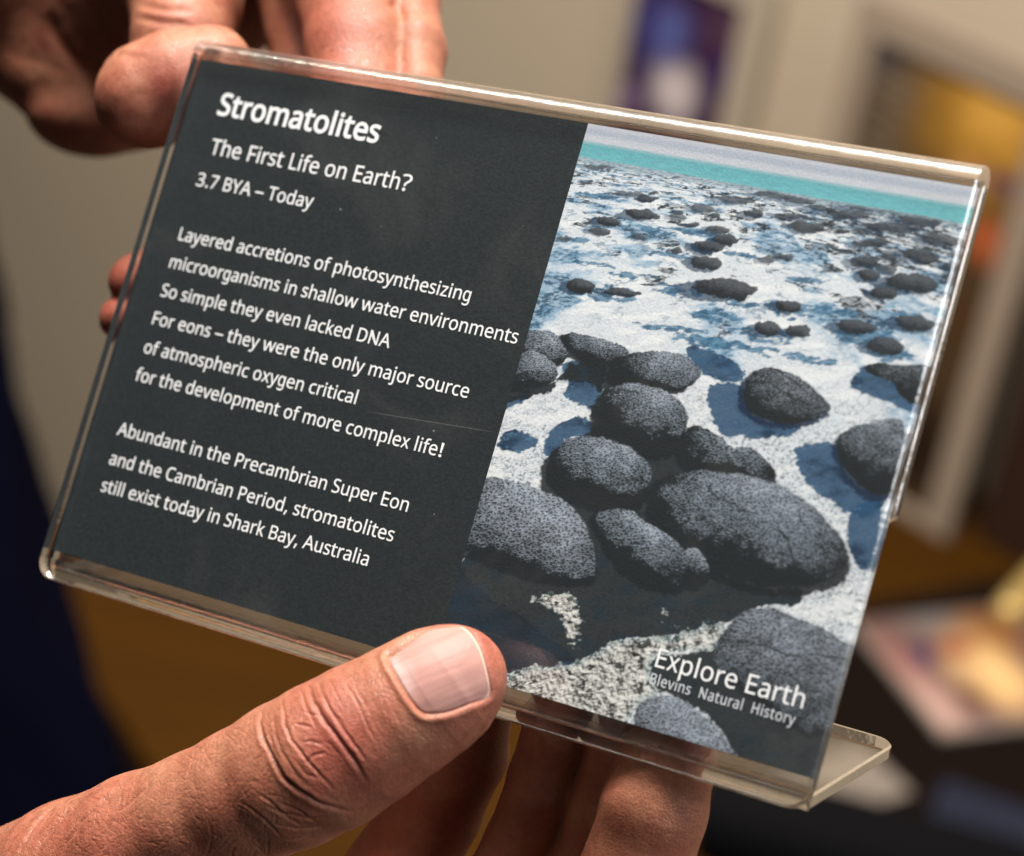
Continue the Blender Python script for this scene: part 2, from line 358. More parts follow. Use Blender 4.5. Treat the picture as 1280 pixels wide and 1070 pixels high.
# ------------------------------------------------------------------ the printed shore picture (ink on the card)
def closed(pts, n=10):
    p = np.array(pts, float); out = []
    for i in range(len(p)):
        a, b, c, d = p[i - 1], p[i], p[(i + 1) % len(p)], p[(i + 2) % len(p)]
        for t in np.linspace(0, 1, n, endpoint=False):
            out.append(0.5 * (2 * b + (c - a) * t + (2 * a - 5 * b + 4 * c - d) * t * t + (3 * b - a - 3 * c + d) * t ** 3))
    return np.array(out)
STONES = [  # outlines on the photo, front ones last; (outline, light threshold, brightness, pit size)
    ([(642, 436), (655, 415), (680, 412), (705, 424), (711, 440), (705, 452), (690, 458), (660, 448)], .10, 1.0, 3.4),
    ([(636, 468), (645, 444), (668, 438), (690, 450), (699, 465), (690, 478), (668, 486), (640, 484)], .12, 1.0, 3.2),
    ([(700, 420), (725, 416), (755, 424), (785, 436), (780, 450), (750, 456), (720, 448), (706, 436)], .14, .95, 3.2),
    ([(757, 470), (765, 450), (790, 441), (822, 439), (850, 442), (872, 455), (878, 468), (868, 478), (848, 491), (820, 488), (790, 486), (765, 484)], .12, 1.0, 3.6),
    ([(850, 543), (872, 532), (901, 546), (913, 559), (939, 559), (961, 576), (972, 597), (958, 604), (929, 592), (901, 594), (870, 586), (850, 570)], .25, .95, 5.0),
    ([(743, 520), (753, 490), (770, 481), (798, 478), (829, 487), (852, 500), (861, 520), (856, 545), (842, 563), (815, 570), (780, 562), (750, 547)], .16, 1.0, 3.8),
    ([(681, 600), (684, 575), (692, 561), (709, 549), (739, 544), (773, 553), (801, 568), (814, 587), (811, 609), (797, 628), (782, 637), (750, 634), (715, 622), (690, 612)], .17, 1.05, 4.2),
    ([(928, 500), (930, 480), (939, 465), (964, 459), (999, 470), (1025, 492), (1039, 508), (1028, 520), (999, 530), (971, 528), (942, 519)], .24, .72, 3.6),
    ([(1079, 459), (1100, 455), (1130, 457), (1160, 460), (1150, 502), (1139, 504), (1123, 492), (1115, 476), (1091, 470)], .5, .55, 3.6),
    ([(1044, 558), (1056, 537), (1085, 529), (1129, 527), (1125, 600), (1104, 620), (1075, 609), (1053, 583)], .42, .85, 4.0),
    ([(804, 645), (808, 622), (821, 606), (834, 594), (872, 587), (923, 591), (971, 603), (1009, 626), (1040, 654), (1058, 683), (1060, 708), (1040, 727), (1000, 735), (950, 734), (895, 716), (850, 692), (815, 664)], .12, 1.05, 4.4),
    ([(856, 688), (872, 684), (884, 700), (889, 718), (876, 731), (859, 727), (850, 710)], .2, .95, 5.0),
    ([(744, 644), (762, 635), (790, 638), (804, 650), (829, 664), (852, 684), (862, 706), (856, 732), (835, 736), (798, 724), (770, 702), (752, 668)], .10, 1.1, 4.6),
    ([(560, 640), (602, 598), (644, 600), (680, 613), (706, 625), (727, 646), (740, 676), (747, 712), (738, 724), (700, 726), (660, 718), (620, 704), (588, 690), (560, 690)], .02, 1.1, 5.0),
    ([(891, 808), (909, 780), (927, 764), (954, 758), (985, 765), (1022, 782), (1053, 798), (1085, 840), (1070, 900), (1024, 925), (990, 915), (957, 890), (917, 860), (894, 834)], -.12, .85, 5.0),
    ([(790, 930), (792, 892), (804, 875), (831, 867), (865, 881), (896, 907), (925, 950), (930, 990), (860, 1000), (800, 980)], -.1, 1.1, 4.8),
]
DARKS = [[(540, 800), (560, 740), (585, 690), (600, 690), (640, 690), (690, 690), (715, 670), (705, 635), (690, 610), (683, 595), (700, 560), (740, 535), (742, 505), (790, 540), (850, 560), (880, 590), (840, 600), (805, 630), (802, 650), (860, 690), (900, 715), (960, 735), (1000, 735), (996, 756), (955, 758), (905, 781), (880, 783), (845, 795), (800, 796), (770, 803), (745, 816), (720, 828), (690, 833), (645, 838), (600, 850)],
         [(811, 838), (822, 820), (860, 818), (891, 806), (915, 815), (985, 865), (1060, 900), (1000, 1000), (925, 950), (900, 910), (868, 882), (835, 867), (822, 864)],
         [(640, 470), (655, 486), (690, 478), (700, 470), (715, 455), (757, 455), (752, 490), (735, 480), (700, 475), (690, 488), (650, 500), (628, 500)]]
BLUES = [[(700, 462), (718, 450), (757, 455), (752, 492), (745, 512), (722, 505), (703, 492), (712, 478)], [(630, 500), (665, 490), (650, 504), (632, 512)],
         [(680, 565), (682, 548), (700, 530), (722, 522), (742, 527), (745, 545), (712, 548), (690, 570)],
         [(885, 505), (890, 482), (925, 478), (932, 500), (945, 520), (1000, 532), (990, 545), (960, 547), (930, 546), (900, 541)],
         [(858, 440), (870, 430), (905, 445), (925, 458), (928, 474), (900, 477), (875, 464)],
         [(992, 560), (1045, 556), (1053, 583), (1075, 609), (1104, 622), (1090, 645), (1062, 642), (1030, 622), (1008, 602)],
         [(1062, 645), (1098, 622), (1100, 690), (1078, 712), (1060, 680)], [(1062, 482), (1079, 459), (1115, 476), (1140, 504), (1150, 520), (1120, 508), (1085, 492)],
         [(628, 545), (640, 538), (668, 545), (672, 560), (650, 565), (625, 560)], [(548, 765), (575, 690), (582, 720), (610, 745), (650, 770), (690, 800), (720, 828), (645, 838), (600, 830)]]
SANDS = [[(630, 870), (640, 842), (665, 834), (690, 833), (720, 828), (745, 816), (770, 802), (799, 797), (846, 795), (870, 785), (886, 779), (905, 780), (893, 808), (870, 815), (822, 819), (811, 838), (820, 866), (797, 880), (788, 905), (786, 960), (700, 930)],
         [(664, 748), (690, 739), (714, 740), (724, 755), (729, 775), (724, 800), (718, 812), (706, 800), (700, 780), (688, 764), (672, 756)],
         [(826, 760), (832, 754), (838, 765), (832, 778), (856, 782), (860, 786), (836, 786), (827, 775)]]
CRACKS = {10: ([(888, 606), (886, 615), (904, 624), (925, 635), (945, 643)], [(972, 660), (985, 676), (992, 700), (994, 714)], [(1000, 640), (1004, 655)]),
          14: ([(900, 798), (940, 803), (970, 812), (985, 821), (1010, 818), (1060, 823)], [(980, 838), (995, 850), (1008, 862), (1030, 866)]),
          7: ([(933, 478), (962, 478), (985, 494), (1012, 508)], [(970, 462), (1000, 482)]), 5: ([(752, 492), (775, 488), (800, 492)],)}
ROCKS = [(906, 361, 41, 14, .95), (883, 328, 21, 9, .9), (907, 300, 17, 7, .9), (882, 308, 18, 9, .8), (845, 314, 9, 5, .8), (761, 277, 16, 6, .9), (802, 269, 23, 7, .9), (728, 358, 20, 10, 1.), (778, 365, 24, 6, .9),
         (985, 383, 18, 8, 1.), (960, 411, 20, 9, .9), (998, 414, 16, 8, .9), (1073, 409, 28, 9, .9), (1106, 433, 24, 11, .9), (1087, 345, 14, 8, .9), (1140, 354, 35, 13, .9), (1105, 367, 19, 8, .9), (1143, 404, 26, 10, .9),
         (1147, 318, 22, 8, .8), (1095, 303, 18, 7, .7), (1010, 284, 24, 7, .8), (942, 268, 14, 5, .8), (985, 270, 18, 5, .7), (805, 250, 9, 4, .8), (748, 209, 18, 3, .6), (790, 243, 24, 4, .5), (880, 262, 16, 5, .6), (920, 250, 26, 5, .6),
         (1150, 276, 30, 8, .7), (1175, 300, 24, 8, .7), (1060, 268, 34, 6, .7), (1110, 285, 34, 7, .7), (1030, 262, 24, 4, .6), (970, 245, 30, 4, .6), (1000, 252, 22, 4, .6), (1160, 255, 40, 5, .6), (1100, 262, 40, 5, .6)]
_r = random.Random(31)
for _k in range(48):                                # ever smaller stones towards the horizon, thickest on the right
    _f = _r.random() ** .8; _x = 690 + 520 * (1 - _r.random() ** 1.5); _y = 196 + .168 * (_x - 738) + 8 + 120 * (1 - _f) * (1 - .45 * (_x - 690) / 520); _a = (5 + 13 * (1 - _f)) * _r.uniform(.6, 1.3)
    ROCKS.append((_x, _y, _a, max(1.6, _a * (.42 - .2 * _f)), _r.uniform(.5, .85)))
ROCKS.sort(key=lambda q: q[1])
POOLS = [(765, 368, 46, 13), (850, 364, 44, 9), (820, 288, 30, 6), (840, 318, 40, 6), (790, 345, 40, 6), (960, 420, 50, 15), (995, 388, 50, 14), (1080, 420, 55, 18), (1112, 440, 40, 16), (890, 395, 40, 9), (930, 380, 30, 6), (840, 410, 60, 7), (880, 425, 50, 10), (1010, 350, 40, 6), (960, 440, 60, 8), (720, 300, 30, 6), (740, 330, 40, 4), (1050, 388, 40, 8), (905, 430, 40, 9), (1020, 450, 40, 8), (1130, 395, 30, 9), (750, 245, 40, 5), (870, 290, 40, 5), (930, 320, 40, 5)]

Z_CARD = -2.35                                     # the printed face, behind the front panel
def on_card(x, y):
    """measured through the front panel at z = 0; where that sight line meets the card"""
    p = to_px(np.array([x, y, 0.0])); return L(p[0], p[1], Z_CARD)
def paint(X, Y):
    """ink colours at card points X, Y (mm); u, v are the same points in photo pixels"""
    P = np.stack([X, Y, np.full_like(X, Z_CARD)], -1); pp = to_px(P); u, v = pp[..., 0], pp[..., 1]
    X = X + 1.29; Y = Y - 0.22
    wu = u + 7 * (fbm(u / 14, v / 11, 3, 11) - .5) + 4.0 * (fbm(u / 4, v / 4, 2, 12) - .5)
    wv = v + 6 * (fbm(u / 14, v / 11, 3, 21) - .5) + 3.0 * (fbm(u / 4, v / 4, 2, 22) - .5)
    def inside(poly, x=wu, y=wv):
        p = closed(poly, 5); x0, y0 = p.min(0) - 12; x1, y1 = p.max(0) + 12
        m = (x > x0) & (x < x1) & (y > y0) & (y < y1); xs, ys = x[m], y[m]
        c = np.zeros(xs.shape, bool); d = np.full(xs.shape, 1e9)
        for i in range(len(p)):
            (ax, ay), (bx, by) = p[i - 1], p[i]
            cond = ((ay > ys) != (by > ys)); c ^= cond & (xs < (bx - ax) * (ys - ay) / ((by - ay) if by != ay else 1e-9) + ax)
            dx, dy = bx - ax, by - ay; t = np.clip(((xs - ax) * dx + (ys - ay) * dy) / (dx * dx + dy * dy + 1e-9), 0, 1)
            d = np.minimum(d, np.hypot(xs - ax - t * dx, ys - ay - t * dy))
        out = np.full(x.shape, -50.0); out[m] = np.where(c, d, -d); return out
    def mixc(img, c, k): return img * (1 - k[..., None]) + np.asarray(c) * k[..., None]
    # pale sand: grain and grit close by, smoother and bluer far off
    near = smooth(420, 620, v); mid = smooth(300, 470, v)
    img = np.ones(u.shape + (3,)) * srgb(212, 219, 226)
    g = fbm(u / 3.0, v / 2.4, 3, 1)
    img = mixc(img, srgb(150, 162, 170), smooth(.50, .72, g) * (.16 + .5 * near))
    img = mixc(img, srgb(84, 96, 104), smooth(.60, .74, fbm(u / 2.4, v / 2.0, 2, 3)) * (.16 * mid + .62 * near))
    img = mixc(img, srgb(232, 236, 238), smooth(.48, .66, fbm(u / 34, v / 9, 3, 8)) * .55)
    # ground coordinates: isotropic on the shore, so foreshortened in the picture
    h = np.clip((81.6 - Y) / 40, .012, 3); tx, tz = (X - 100) / 40 / h, 1 / h
    tx = tx + .10 * (fbm(u / 9, v / 3.5, 3, 14) - .5) / np.sqrt(h); tz = tz + .22 * (fbm(u / 12, v / 4, 3, 15) - .5)
    n1 = fbm(tx * 2.6 + 3, tz * 2.6, 5, 31, .55); n2 = fbm(tx * 3.4 + 9, tz * 3.4 + 5, 4, 41, .55); n3 = fbm(tx * 8 + 1, tz * 8, 4, 45, .55)
    far = 1 - smooth(455, 520, v - .17 * (u - 800)); side = smooth(84, 128, X); up = smooth(66, 79, Y)
    fine = smooth(.42, .6, fbm(u / 6, v / 2.2, 3, 47))
    img = mixc(img, srgb(150, 180, 204), smooth(.47, .62, n1) * far * .75)
    img = mixc(img, srgb(92, 138, 168), smooth(.585, .64, n1) * far * (.2 + .6 * fine))
    img = mixc(img, srgb(36, 66, 92), smooth(.655, .71, n1) * far * (.1 + .6 * fine))
    img = mixc(img, srgb(70, 108, 136), smooth(.66, .71, n3) * far * .5 * smooth(54, 62, Y))
    thr = .655 - .05 * up - .155 * side * smooth(62, 74, Y) + .05 * (1 - smooth(58, 64, Y))
    img = mixc(img, srgb(40, 50, 60), smooth(0, .035, n2 - thr) * far * (.35 + .62 * fine))
    img = mixc(img, srgb(96, 104, 112), smooth(.02, .05, n2 - thr) * far * .55 * smooth(.5, .62, fbm(u / 4, v / 1.8, 2, 48)))
    for (x, y, a, b) in POOLS:
        dx, dy = wu - x, wv - y; c, s = math.cos(.12), math.sin(.12); qx, qy = (dx * c + dy * s) / a, (-dx * s + dy * c) / b
        r = np.hypot(qx, qy) + .9 * (fbm(u / 15, v / 5, 4, int(x)) - .5)
        k = (1 - smooth(.62, .80, r)) * smooth(.30, .44, fbm(u / 10, v / 3.5, 4, int(y)))
        img = mixc(img, srgb(84, 130, 160), k * .85); img = mixc(img, srgb(50, 90, 120), k * smooth(.5, .62, fbm(u / 8, v / 3, 3, int(y) + 3)) * .7)
    # sea, haze and sky bands
    wy = Y + .25 * (fbm(X / 2.0, Y * 2, 3, 50) - .5)
    img = mixc(img, srgb(140, 160, 172), smooth(78.0, 79.3, wy) * .7)
    tq = srgb(112, 180, 190) * (0.86 + .28 * fbm(X / 1.0, Y / .28, 4, 51)[..., None]) + srgb(60, 60, 60) * .25
    img = mixc(img, tq, smooth(79.3, 79.6, wy))
    img = mixc(img, srgb(168, 204, 214), smooth(81.3, 81.75, Y)); img = mixc(img, srgb(222, 228, 238), smooth(81.75, 82.0, Y))
    img = mixc(img, srgb(196, 206, 222), smooth(82.5, 83.2, Y)); img = mixc(img, srgb(218, 223, 234), smooth(83.6, 84.2, Y))
    land = 1 - smooth(78.9, 79.5, wy)
    # small rocks with their shadows
    for (x, y, a, b, k) in ROCKS:
        dx, dy = wu - x, wv - y; c, s = math.cos(.1), math.sin(.1); qx, qy = (dx * c + dy * s) / a, (-dx * s + dy * c) / b
        shd = np.hypot((qx + .40) / 1.2, (qy - .35) / 1.0) + .25 * (fbm(u / 9, v / 4, 3, int(x)) - .5)
        img = mixc(img, srgb(38, 72, 100), (1 - smooth(.85, 1.0, shd)) * .85 * k * land)
        r = np.hypot(qx, qy) + .30 * (fbm(u / 9, v / 6, 3, int(x + y)) - .5)
        m = (1 - smooth(.90, 1.0, r)) * land
        nz = np.sqrt(np.clip(1 - np.clip(r, 0, 1) ** 2, 0, 1))
        lit = smooth(.0, .85, qx * .22 - qy * .62 + nz * .42 + .55 * (fbm(u / 2.4, v / 2.0, 3, 7) - .5))
        img = mixc(img, srgb(34, 40, 45), m * k)
        img = mixc(img, srgb(96, 102, 110), m * k * lit * .85)
    # blue shade in shallow water, then the near-black shade between the big stones
    for p in BLUES:
        d = inside(p); k = smooth(-1.0, 1.5, d + 9 * (fbm(u / 7, v / 4, 4, 61, .6) - .5))
        img = mixc(img, srgb(44, 86, 120), k * .93); img = mixc(img, srgb(24, 50, 78), k * smooth(.40, .75, fbm(u / 30, v / 16, 4, 62)) * .8)
        img = mixc(img, srgb(96, 140, 168), k * smooth(.62, .74, fbm(u / 5, v / 3, 3, 63)) * .6 * (1 - smooth(4, 10, d)))
    for i, p in enumerate(DARKS):
        d = inside(p); k = smooth(-1.0, 1.4, d + 6 * (fbm(u / 4, v / 4, 3, 71) - .5))
        img = mixc(img, srgb(32, 41, 45), k * .97)
        img = mixc(img, srgb(30, 56, 72), k * smooth(.52, .72, fbm(u / 26, v / 16, 3, 72)) * .5)
    dblue = inside(BLUES[-1]); img = mixc(img, srgb(30, 54, 72), smooth(-3, 10, dblue) * .4)
    for i in (4, 5, 6, 10, 11, 12, 13, 0, 1, 2, 3, 7, 9):           # each big stone's own narrow shade at its foot
        p = np.array(STONES[i][0], float); c = p.mean(0); p = c + (p - c) * 1.05 + (-4, 6 if i > 3 else 3)
        d = inside(p); img = mixc(img, srgb(30, 39, 44) if i not in (7, 9) else srgb(26, 50, 76), smooth(-1, 3, d + 5 * (fbm(u / 4, v / 4, 3, 76) - .5)) * .95)
    for i, p in enumerate(SANDS):
        d = inside(p); n = fbm(u / 5.0, v / 5.0, 4, 80 + i, .62)
        k = smooth(-.5, 1.2, d + (16 if i == 0 else 18) * (n - .52) + (1 if i == 0 else -3))
        e = fbm(u / 4.0, v / 3.4, 4, 82, .7); dl = fbm((u + 2) / 4.0, (v - 2.4) / 3.4, 4, 82, .7)
        lum = np.clip(.70 + 1.7 * (e - dl) + .9 * (fbm(u / 9, v / 9, 3, 83) - .5), .08, 1.02)
        lum *= 1 - .8 * smooth(.58, .66, fbm(u / 9 + 4, v / 7, 4, 85, .65))
        c = lum[..., None] ** 1.3 * srgb(222, 224, 222)
        c = mixc(c, srgb(84, 134, 142), (1 - smooth(0, 10, d)) * .35)
        img = img * (1 - k[..., None]) + c * k[..., None]
    # big pitted stones: a dome lit from the upper right, its shaded side sunk into the dark
    Ld = np.array([.36, -.74, .50]); Ld /= np.linalg.norm(Ld)
    for i, (poly, th, br, ps) in enumerate(STONES):
        p = closed(poly, 8); cx, cy_ = p.mean(0)
        ang = np.arctan2(p[:, 1] - cy_, p[:, 0] - cx); rad = np.hypot(p[:, 0] - cx, p[:, 1] - cy_); o = np.argsort(ang)
        A = np.concatenate([ang[o] - 2 * np.pi, ang[o], ang[o] + 2 * np.pi]); R = np.tile(rad[o], 3)
        x0, y0 = p.min(0) - 8; x1, y1 = p.max(0) + 8
        m = (u > x0) & (u < x1) & (v > y0) & (v < y1)
        if not m.any(): continue
        us, vs = u[m], v[m]; sd = 37 * i; ps = ps * 1.0
        xs = us + 5 * (fbm(us / 14, vs / 14, 3, 200 + i) - .5) + 2.6 * (fbm(us / 3, vs / 3, 2, 300 + i) - .5); ys = vs + 5 * (fbm(us / 14, vs / 14, 3, 220 + i) - .5) + 2.6 * (fbm(us / 3, vs / 3, 2, 320 + i) - .5)
        th_ = np.arctan2(ys - cy_, xs - cx); r = np.hypot(xs - cx, ys - cy_); Rt = np.interp(th_, A, R); rho = r / Rt
        q = np.clip(rho, 0, 1) ** 1.25; nx, ny = np.cos(th_) * q, np.sin(th_) * q; nz = np.sqrt(np.clip(1 - q * q, 0, 1))
        sh = nx * Ld[0] + ny * Ld[1] + nz * Ld[2]
        def bumps(x, y):
            w = worley(x / ps, y / (ps * .8), 400 + sd); w2 = worley(x / (ps * .6), y / (ps * .5), 500 + sd)
            return smooth(.10, .42, w) * .70 + smooth(.12, .5, w2) * .38 + .55 * fbm(x / (ps * 1.1), y / ps, 3, 600 + sd, .6)
        b0 = bumps(us, vs); slope = b0 - bumps(us + ps * .12, vs - ps * .20)
        blot = fbm(us / 16, vs / 12, 4, 650 + sd)
        t = sh - th - (.27 if i in (2, 3, 5, 6, 10) else .18 if i in (0, 1, 4, 11, 12) else .05) + .55 * (blot - .5)
        lit = smooth(-.03, .16, t * .8 + slope * -.38 + .30 * (b0 - .95))
        top = smooth(.15, .6, t)
        lum = (.165 + .225 * smooth(th, 1.0, sh)) * br - slope * (.72 - .22 * top) + (b0 - 1.0) * (.52 - .10 * top) + .20 * (blot - .5)
        lum = np.clip(lum, .03, .85)
        tint = srgb(188, 204, 222) * (1 - top)[:, None] * .9 + srgb(194, 206, 222) * top[:, None]
        tint = tint / tint.max(1, keepdims=True)
        dark = np.ones(us.shape + (3,)) * srgb(33, 41, 45)
        col = (lum ** 1.6)[:, None] * (.82 + .30 * top)[:, None] * tint + dark * .3
        c = dark * (1 - lit[:, None]) + col * lit[:, None]
        for ln in CRACKS.get(i, ()):
            q2 = np.c_[us + 5 * (fbm(us / 7, vs / 7, 2, 720) - .5), vs + 5 * (fbm(us / 7, vs / 7, 2, 730) - .5)]; dd = np.full(us.shape, 99.0)
            for (ax, ay), (bx, by) in zip(ln[:-1], ln[1:]):
                e = np.array([bx - ax, by - ay]); tt = np.clip(((q2 - (ax, ay)) @ e) / (e @ e), 0, 1); dd = np.minimum(dd, np.hypot(*(q2 - (ax, ay) - tt[:, None] * e).T))
            k = (1 - smooth(.4, 2.0, dd)) * .8
            c = c * (1 - k[:, None]) + dark * k[:, None]
        k = 1 - smooth(.955, 1.0, rho)
        sub = img[m]; img[m] = sub * (1 - k[:, None]) + c * k[:, None]
    img *= (0.92 + .16 * _hash(np.floor(u * .9), np.floor(v * .9), 0, 99))[..., None]
    return np.clip(img, 0, 1)

